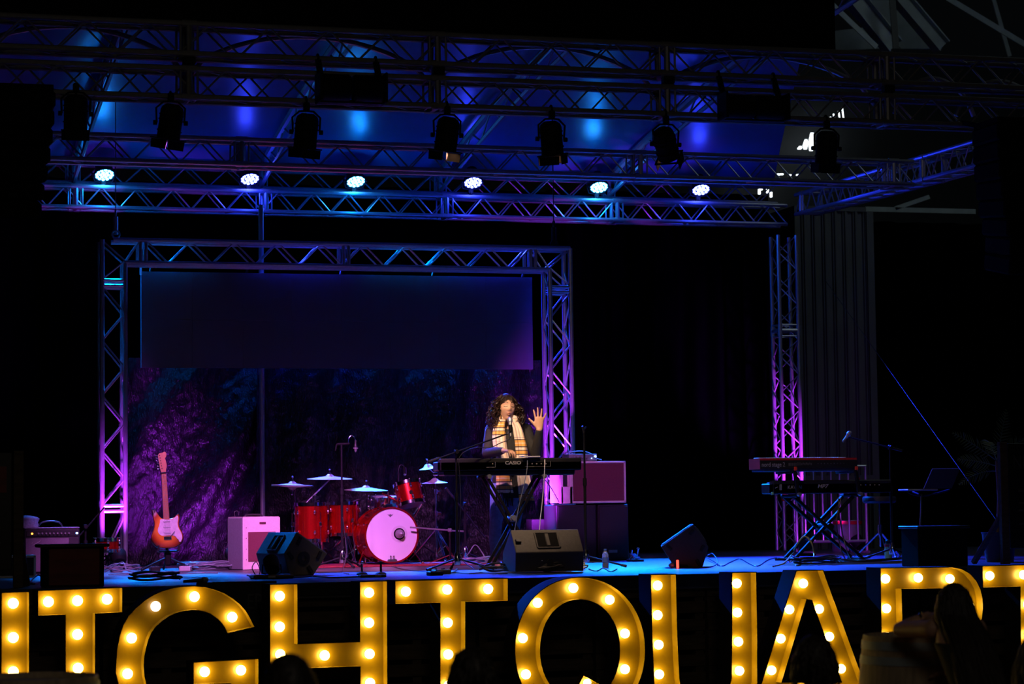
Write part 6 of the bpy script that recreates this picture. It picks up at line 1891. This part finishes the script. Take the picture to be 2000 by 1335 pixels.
# green bottle and crate beside it
q = ground(1733, 4.2)
e = E('bottle', 'green bottle with red band beside the round stool', 'bottle', q)
MB().lathe([(0, 0), (.036, 0), (.038, .01), (.038, .10), (.034, .13), (.037, .155), (0, .155)], None, 18).build('bottle_body', 'green', e)
MB().lathe([(.0375, .125), (.0385, .125), (.0385, .15), (.0375, .15)], None, 18).build('band', 'red_plastic', e)
MB().lathe([(0, .155), (.03, .155), (.03, .185), (.012, .20), (0, .20)], None, 18).build('cap', 'black', e)
# water bottle near the right mic stand
q = ground(1181, 2.6)
e = E('bottle', 'clear water bottle with blue cap on the deck below the black cabinets', 'bottle', q)
MB().lathe([(0, 0), (.026, .002), (.030, .012), (.029, .05), (.031, .08), (.030, .125), (.020, .15), (.012, .158), (.012, .168), (0, .168)], None, 18).build('bottle_body', 'glass_blue', e)
MB().lathe([(.0305, .055), (.0315, .055), (.0315, .10), (.0305, .10)], None, 18).build('paper_label', 'label_blue', e)
MB().lathe([(0, .165), (.014, .165), (.014, .18), (0, .18)], None, 14).build('cap', 'label_blue', e)
# foot pedal beside the cabinets
q = ground(1239, 5.2)
e = E('foot_pedal', 'small chrome foot pedal right of the black cabinets', 'pedal', q)
MB().box(V(0, 0, .012), (.13, .20, .024), None, .006).build('base', 'black', e)
MB().box(V(0, 0, .055), (.07, .18, .014), Matrix.Rotation(R_(14), 3, 'X'), .005).build('foot_board', 'chrome', e)
b = MB().tube(V(-.03, .05, .02), V(-.02, .03, .12), .008, 8); b.tube(V(.035, .05, .02), V(.045, .03, .13), .008, 8); b.ell(V(.045, .03, .135), (.018, .014, .012), None, 10, 6); b.build('spring_posts', 'chrome', e)
# red snare on a stand at far left
q = P(208, 1064, 5.6)
drum('spare_drum', 'red drum lying at the foot of the left screen frame leg', V(q.x, 5.6, q.z), I3, .125, .12, 6, 'drumhead2', 'red_lac', 'chrome')
e = E('drum_stand', 'low stand under the red drum by the left frame leg', 'stand', V(q.x, 5.6, DECK))
zq = q.z-.078-DECK
MB().tube(V(0, 0, .05), V(0, 0, zq-.02), .012, 8).build('pole', 'black_metal', e)
b = MB()
for k in range(3):
    a = 2*PI*k/3+.9; u = V(math.cos(a), math.sin(a), 0); b.path([V(0, 0, zq-.04), u*.11+V(0, 0, zq-.006)], .007, 6)
b.build('basket_arm', 'black_metal', e)
for k in range(3):
    a = 2*PI*k/3+.2; MB().tube(V(0, 0, .12), V(.2*math.cos(a), .2*math.sin(a), .012), .009, 8).build('leg', 'black_metal', e)
# mic boom stand at far left, in front of the frame leg
sb = V(P(167, 1060, 5.25).x, 5.25, DECK)
tripod('small black boom stand between the far left amplifier and frame leg', sb, P(172, 1028, 5.25).z-DECK, P(150, 1052, 5.25), P(204, 990, 5.25), .24, .7)
# floor par light before the left wedge
q = ground(530, 1.4)
e = E('floor_light', 'small dark floor light on a base before the left wedge', 'stage light', q)
MB().box(V(0, 0, .018), (.34, .22, .036), None, .012).build('base', 'black', e)
Qf = Matrix.Translation(V(.0, 0, .12)) @ Matrix.Rotation(R_(-55), 4, 'X')
MB().lathe([(0, -.08), (.055, -.08), (.065, -.05), (.068, .05), (.058, .05), (.055, .03), (0, .03)], Qf, 20).build('housing', 'black_metal', e)
b = MB().path([V(-.075, 0, .12), V(-.08, 0, .05), V(-.05, 0, .035)], .007, 6); b.path([V(.075, 0, .12), V(.08, 0, .05), V(.05, 0, .035)], .007, 6); b.build('yoke', 'black_metal', e)
b = MB().box(V(-.02, -.112, .02), (.06, .004, .014)); b.build('sticker', 'lettering', e)
def uplight(label, px, Y, tgt, power, ang, col=MAG):
    q = ground(px, Y); e = E('floor_uplight', label, 'stage light', q, 0, 'magenta uplights on the deck')
    d = (Vector(tgt)-(q+V(0, 0, .13))).normalized(); Qu = Matrix.Translation(V(0, 0, .13)) @ d.to_track_quat('Z', 'Y').to_matrix().to_4x4()
    MB().lathe([(0, -.09), (.06, -.09), (.075, -.05), (.08, .04), (.07, .04), (.068, .02), (0, .02)], Qu, 20).build('housing', 'black_metal', e)
    MB().lathe([(0, .026), (.066, .024)], Qu, 20).build('lens', 'magenta_lens', e)
    b = MB().path([V(-.095, 0, .13), V(-.095, 0, .02), V(.095, 0, .02), V(.095, 0, .13)], .009, 6); b.box(V(0, 0, .01), (.19, .14, .02), None, .004); b.build('bracket', 'black_metal', e)
    lamp('uplight_beam', 'SPOT', q+V(0, 0, .13)+d*.06, col, power, tgt, .05, ang, .8)
M['magenta_lens'] = mat('magenta_lens', (1, .2, 1), .3, 0, 0, 5, emit=(.75, .12, 1), estr=3)
uplight('magenta uplight under the red drum at the left frame leg', 232, 6.1, P(212, 950, 6.9), 480, 54)
uplight('magenta uplight behind the pale amplifier, washing the left backcloth', 455, 6.4, P(365, 975, 7.6), 420, 70)
uplight('magenta uplight behind the singer, washing the right frame leg and screen', 1000, 5.6, P(1072, 890, 6.9), 900, 54)
uplight('magenta uplight right of the crowd barrier, washing the right column', 1672, 7.9, P(1530, 870, 9.0), 1500, 38)
uplight('small magenta uplight before the crowd barrier, washing its bars', 1572, 6.5, P(1640, 1040, 7.6), 45, 60)
# pedal boards and boxes round the guitar
def pedal(label, px, Y, size, m='black', knobs=True, name='effects_pedal'):
    q = ground(px, Y); e = E(name, label, 'pedal', q, random.uniform(-.3, .3))
    MB().box(V(0, 0, size[2]/2), size, None, .006).build('case', m, e)
    b = MB()
    for k in range(2): b.disc_tube(V(-size[0]*.25+k*size[0]*.5, size[1]*.2, size[2]+.006), (0, 0, 1), .01, .012, 10)
    b.disc_tube(V(0, -size[1]*.25, size[2]+.005), (0, 0, 1), .012, .010, 10); b.build('knobs', 'chrome', e)
pedal('small dark effects pedal left of the guitar stand', 302, 4.7, (.09, .13, .05))
pedal('pale pink lit effects pedal right of the guitar stand', 362, 4.75, (.11, .13, .05), 'white')
pedal('silver effects pedal among cables under the red drum', 227, 4.9, (.11, .12, .055), 'alu')
pedal('small effects pedal on the deck at the singer boom stand foot', 860, 1.75, (.16, .09, .04), 'black')
pedal('second small pedal between letter T and the boom stand', 848, 1.35, (.12, .09, .035), 'black')
b = MB().lathe([(0, 0), (.17, 0), (.19, .02), (.19, .05), (.17, .07), (0, .075)], None, 28)
o_ = b.build('cymbal_bag', 'vinyl_black', loc=(0, 0, 0)); q = ground(382, 5.9); o_.location = q; tag(o_, 'round black bag lying behind the cables, right of the guitar', 'bag')
b = MB().tube(V(0, 0, .012), V(0, 0, .10), .018, 10); 
# desk mic stands at the lip
for px, py, lab in ((707, 1128, 'small table stand with chrome stem at the lip before the drums'), (744, 1128, 'small table stand with black stem at the lip before the drums')):
    q = F(px, 1122); e = E('table_stand', lab, 'stand', V(q.x, q.y, DECK))
    MB().lathe([(0, 0), (.045, 0), (.05, .008), (.04, .02), (.012, .028), (0, .028)], None, 20).build('base', 'black_metal', e)
    b = MB().tube(V(0, 0, .025), V(0, 0, .10), .010, 8); b.ell(V(0, 0, .105), (.016, .016, .014), None, 10, 6); b.build('stem', 'chrome' if px < 720 else 'black_metal', e)
q = F(727, 1127); b = MB().box((q.x, q.y, DECK+.012), (.22, .10, .024), None, .006); o_ = b.build('floor_plate', 'black'); tag(o_, 'flat black floor plate with yellow sticker at the stage lip', 'plate')
b = MB().box((q.x+.04, q.y-.054, DECK+.013), (.05, .004, .012)); b.build('sticker', 'cable_yellow', o_, True)
# microphones lying on the lip
q0, q1 = F(1306, 1109), F(1348, 1108.5)
mic('microphone', 'dark microphone lying on the stage lip before the right wedge', V(q0.x, q0.y, DECK+.027), V(q0.x+.19, q0.y+.02, DECK+.017), .026, 'black')
q0 = F(407, 1138)
mic('microphone', 'dark microphone lying on the left stage lip above letter G', V(q0.x, q0.y, DECK+.027), V(q0.x-.20, q0.y-.02, DECK+.017), .026, 'black')

# ------------------------------------------------------------------ cables
def cab(label, pts, r=.0055, m='cable', name='cable', n=6):
    b = MB().path(curve(pts, n), r, 6); return tag(b.build(name, m), label, 'cable')
def G(px, py, dz=.007): q = F(px, py); return V(q.x, q.y, DECK+dz)
def on(px, Y, dz=.007): q = ground(px, Y); return V(q.x, Y, DECK+dz)
def coil(label, c, r, n, m, thick=.0065, seed=1, flat=.6, name='cable_coil'):
    rr = random.Random(seed); pts = []
    for k in range(n*14):
        a = 2*PI*k/14; q = r*(1+.10*math.sin(a*.23+seed)+.05*rr.uniform(-1, 1))
        pts.append(Vector(c)+V(q*math.cos(a)+.02*math.sin(k*.15), q*flat*math.sin(a), thick+(k/(n*14))*.06+.012*math.sin(a*2.3+k*.1)+.012))
    return cab(label, pts, thick, m, name, 2)
coil('big blue lit coil of cable between guitar and pale amplifier', on(405, 4.9, 0), .20, 7, 'cable_blue', .008, 2, .7)
coil('loose coil of cable under the red drum at the left', on(240, 4.9, 0), .16, 4, 'cable_blue', .006, 5, .8)
coil('coil of cable behind the singer feet', on(925, 5.0, 0), .20, 5, 'cable_blue', .006, 8, .8)
coil('dark coil of cable on the lip at the front of the centre wedge', G(1075, 1118, 0), .13, 5, 'cable', .008, 11, .4)
coil('yellow coil of cable hooked beside the centre wedge', G(1118, 1114, 0), .12, 3, 'cable_yellow', .006, 12, .5)
coil('dark heap of cable on the left stage lip above letter G', G(300, 1136, 0), .20, 4, 'cable', .008, 14, .35)
coil('dark coil of cable under the stacked keyboards', on(1590, 2.2, 0), .22, 5, 'cable', .008, 15, .4)
coil('coil of cable at the singer stand foot on the lip', G(975, 1118, 0), .16, 4, 'cable', .007, 18, .35)
cab('long cable wandering across the deck to the guitar stand', [on(215, 4.4), on(250, 4.0), on(300, 4.3), on(340, 3.9), on(380, 4.2), on(430, 3.9)], .0055, 'cable_blue')
cab('cable snaking along the deck under the guitar', [on(212, 3.7), on(255, 3.5), on(300, 3.75), on(350, 3.5), on(395, 3.65), on(425, 3.5)], .0055, 'cable_blue')
cab('cable arching from the red drum to the deck', [on(205, 4.8), on(222, 4.7, .06), on(240, 4.6, .10), on(247, 4.5, .03), on(262, 4.4)], .0055, 'cable_blue')
cab('cable curling round the left wedge base', [G(483, 1124), G(500, 1128), G(540, 1130), G(585, 1128), G(612, 1126), G(650, 1129), G(720, 1126)], .007, 'cable')
cab('thin cable looping up beside the left wedge', [on(500, 2.0), on(492, 2.0, .08), on(500, 2.0, .13), on(507, 2.0, .06), on(505, 2.1)], .0045, 'cable')
cab('cable falling from the tall gooseneck stand to the deck', [V(ob.x, ob.y-.03, DECK+.5), V(ob.x+.02, ob.y-.1, DECK+.16), on(668, 3.5), on(672, 2.6), on(680, 2.2)], .005, 'cable')
cab('thin cable from the bass drum across the deck', [on(765, 5.0), on(785, 3.6), on(812, 2.8), on(835, 2.3), on(862, 1.9)], .0045, 'cable')
cab('cable trailing from the singer boom stand to the pedals', [on(892, 2.85, .02), on(886, 2.3), on(872, 1.9), on(861, 1.76, .04)], .0045, 'cable')
cab('tangled cable between the pedals and the centre wedge', [on(866, 1.7), on(890, 1.9), on(915, 1.5), on(940, 1.7), on(965, 1.4), on(990, 1.3)], .005, 'cable')
cab('blue lit cable arching behind the singer ankles', [on(900, 5.3), on(915, 5.2, .12), on(928, 5.2, .20), on(943, 5.2, .10), on(950, 5.1), on(960, 5.0, .08), on(972, 5.0)], .0055, 'cable_blue')
cab('white lead hanging from the keyboard to the centre wedge', [P(1064, 897, KY-.16), P(1064, 906, KY-.18), P(1063, 930, KY-.19), P(1059, 980, KY-.2), P(1054, 1030, KY-.25), on(1052, 2.75)], .0048, 'cable_white')
cab('thin grey lead hanging from the keyboard back down the crossed stand', [P(1030, 898, KY-.152), P(1028, 925, KY-.17), P(1014, 985, KY-.18), P(1002, 1050, KY-.18), on(985, 2.85)], .004, 'cable_blue')
cab('blue lead running from the keyboard back to the white edged case', [P(1048, 927, KY+.12), P(1062, 934, 3.9), P(1078, 955, 4.9), P(1092, 980, 5.8)], .005, 'cable_blue')
cab('cable wriggling over the lip right of the centre wedge', [G(1150, 1112), G(1165, 1116), G(1178, 1110), G(1192, 1117), G(1205, 1112)], .005, 'cable')
cab('dark cable looping from the right wedge along the deck', [G(1380, 1093, .03), G(1395, 1100, .02), G(1410, 1106), G(1425, 1099), G(1445, 1092), G(1465, 1102), G(1480, 1106), G(1500, 1094), G(1520, 1090), G(1545, 1095)], .006, 'cable')
cab('small dark cable loop at the back of the right wedge', [G(1382, 1096, .06), G(1392, 1096, .08), G(1402, 1103, .03), G(1392, 1107), G(1376, 1108)], .005, 'cable')
cab('yellow cable looping up under the stacked keyboards', [G(1510, 1107), G(1530, 1101), G(1545, 1094, .05), G(1556, 1096, .16), G(1572, 1096, .25), G(1586, 1096, .18), G(1590, 1096, .06), G(1584, 1100)], .008, 'cable_yellow')
cab('second yellow cable lying on the lip left of the keyboard stand', [G(1545, 1090), G(1552, 1101), G(1558, 1105), G(1580, 1094), G(1560, 1092), G(1542, 1098)], .007, 'cable_yellow')
cab('black power cable along the lip under the stacked keyboards', [G(1515, 1096, .02), G(1550, 1095, .02), G(1600, 1094, .02), G(1650, 1097, .02), G(1700, 1098, .02), G(1760, 1094, .02)], .014, 'cable')
cab('cable hanging from the stacked keyboards to the deck', [P(1637, 970, 3.6), P(1640, 1010, 3.55), P(1650, 1060, 3.5), on(1662, 3.3), on(1690, 3.0)], .006, 'cable')
cab('second cable hanging from the stacked keyboards', [P(1643, 970, 3.6), P(1634, 1020, 3.55), P(1642, 1070, 3.5), on(1650, 3.3), on(1640, 3.0)], .006, 'cable')
cab('black cable curling beside the dark red box', [G(58, 1139), G(66, 1135, .03), G(76, 1134, .05), G(84, 1137, .02), G(70, 1141), G(60, 1141)], .007, 'cable')
# guy rope falling to the right edge of the stage
r0_, r1_ = P(1610, 545, 9.1), P(1948, 1018, 1.5)
b = MB().path([lerp(r0_, r1_, t)+V(0, 0, -.10*math.sin(PI*t)*0) for t in [k/12 for k in range(13)]], .004, 6)
tag(b.build('guy_rope', 'cable'), 'thin blue lit guy rope running down to the right sign board', 'rope')

# crowd barrier behind the stacked keyboards
BYY = 7.6
a, c = P(1556, 1000, BYY), P(1692, 1000, BYY)
e = E('crowd_barrier', 'metal crowd barrier with purple lit bars behind the stacked keyboards', 'barrier', V((a.x+c.x)/2, BYY, DECK))
W = c.x-a.x; H = 1.02
b = MB().path([V(-W/2, 0, .02), V(-W/2, 0, H), V(W/2, 0, H), V(W/2, 0, .02)], .019, 8); b.tube(V(-W/2, 0, .14), V(W/2, 0, .14), .017, 8); b.build('frame', 'alu', e)
for k in range(7):
    x = -W/2+W*(k+1)/8; MB().tube(V(x, 0, .14), V(x, 0, H), .012, 8).build('bar', 'alu', e)
for s_ in (-1, 1): MB().tube(V(s_*W*.4, -.25, .015), V(s_*W*.4, .25, .015), .015, 8).build('foot', 'alu', e)
q = ground(1653, 8.4)
e = E('plastic_drum', 'purple lit barrel with red rim behind the crowd barrier', 'barrel', q)
MB().lathe([(0, 0), (.17, 0), (.18, .02), (.18, .36), (.17, .38), (0, .38)], None, 28).build('tub', 'alu_dark', e)
MB().lathe([(.181, .33), (.186, .33), (.186, .37), (.181, .37)], None, 28).build('rim_band', 'red_plastic', e)

# palms behind the right sign board
def frond(b, p0, d, L_, droop, n=16, lw=.11, flip=1):
    pts = [p0+d*L_*t+V(0, 0, -droop*t*t) for t in [k/n for k in range(n+1)]]
    b.path(pts, [.006*(1-.7*k/n) for k in range(n+1)], 5)
    for k in range(3, n+1):
        t = (pts[k]-pts[k-1]).normalized(); s_ = t.cross(V(0, 1, 0)).normalized()
        for sg_ in (-1, 1):
            dirl = (t*.7+s_*sg_*.8+V(0, random.uniform(-.3, .3), -.25)).normalized(); ll = lw*math.sin(PI*(.15+.8*k/n))
            w_ = t*.007
            b.add([pts[k]-w_, pts[k]+w_, pts[k]+dirl*ll*.6+w_*.8, pts[k]+dirl*ll, pts[k]+dirl*ll*.6-w_*.8], [(0, 1, 2, 3, 4)])
def palm(label, px, Y, fr):
    g = ground(px, Y); e = E('potted_palm', label, 'plant', g)
    MB().lathe([(0, 0), (.13, 0), (.16, .26), (.17, .28), (.14, .28), (.13, .24), (0, .24)], None, 22).build('pot', 'black', e)
    MB().path([V(0, 0, .24), V(.02, 0, .6), V(.0, 0, .95)], [.03, .025, .02], 8).build('stem', 'wood_dark', e)
    for p0, d, L_, dr in fr:
        b = MB(); frond(b, V(*p0), V(*d).normalized(), L_, dr); b.build('frond', 'palm', e, smooth=False, fix=False)
palm('potted palm with long fronds behind the right sign board', 1950, 2.1, [((0, 0, .95), (-.85, .0, .62), .55, .06), ((0, 0, .9), (-.9, .1, .28), .40, .05), ((0, 0, .85), (-.9, -.1, .1), .42, .16), ((0, 0, .95), (.25, .1, .95), .55, .05), ((0, 0, .95), (.7, .2, .7), .5, .15), ((0, 0, .95), (.05, .6, .8), .45, .15)])
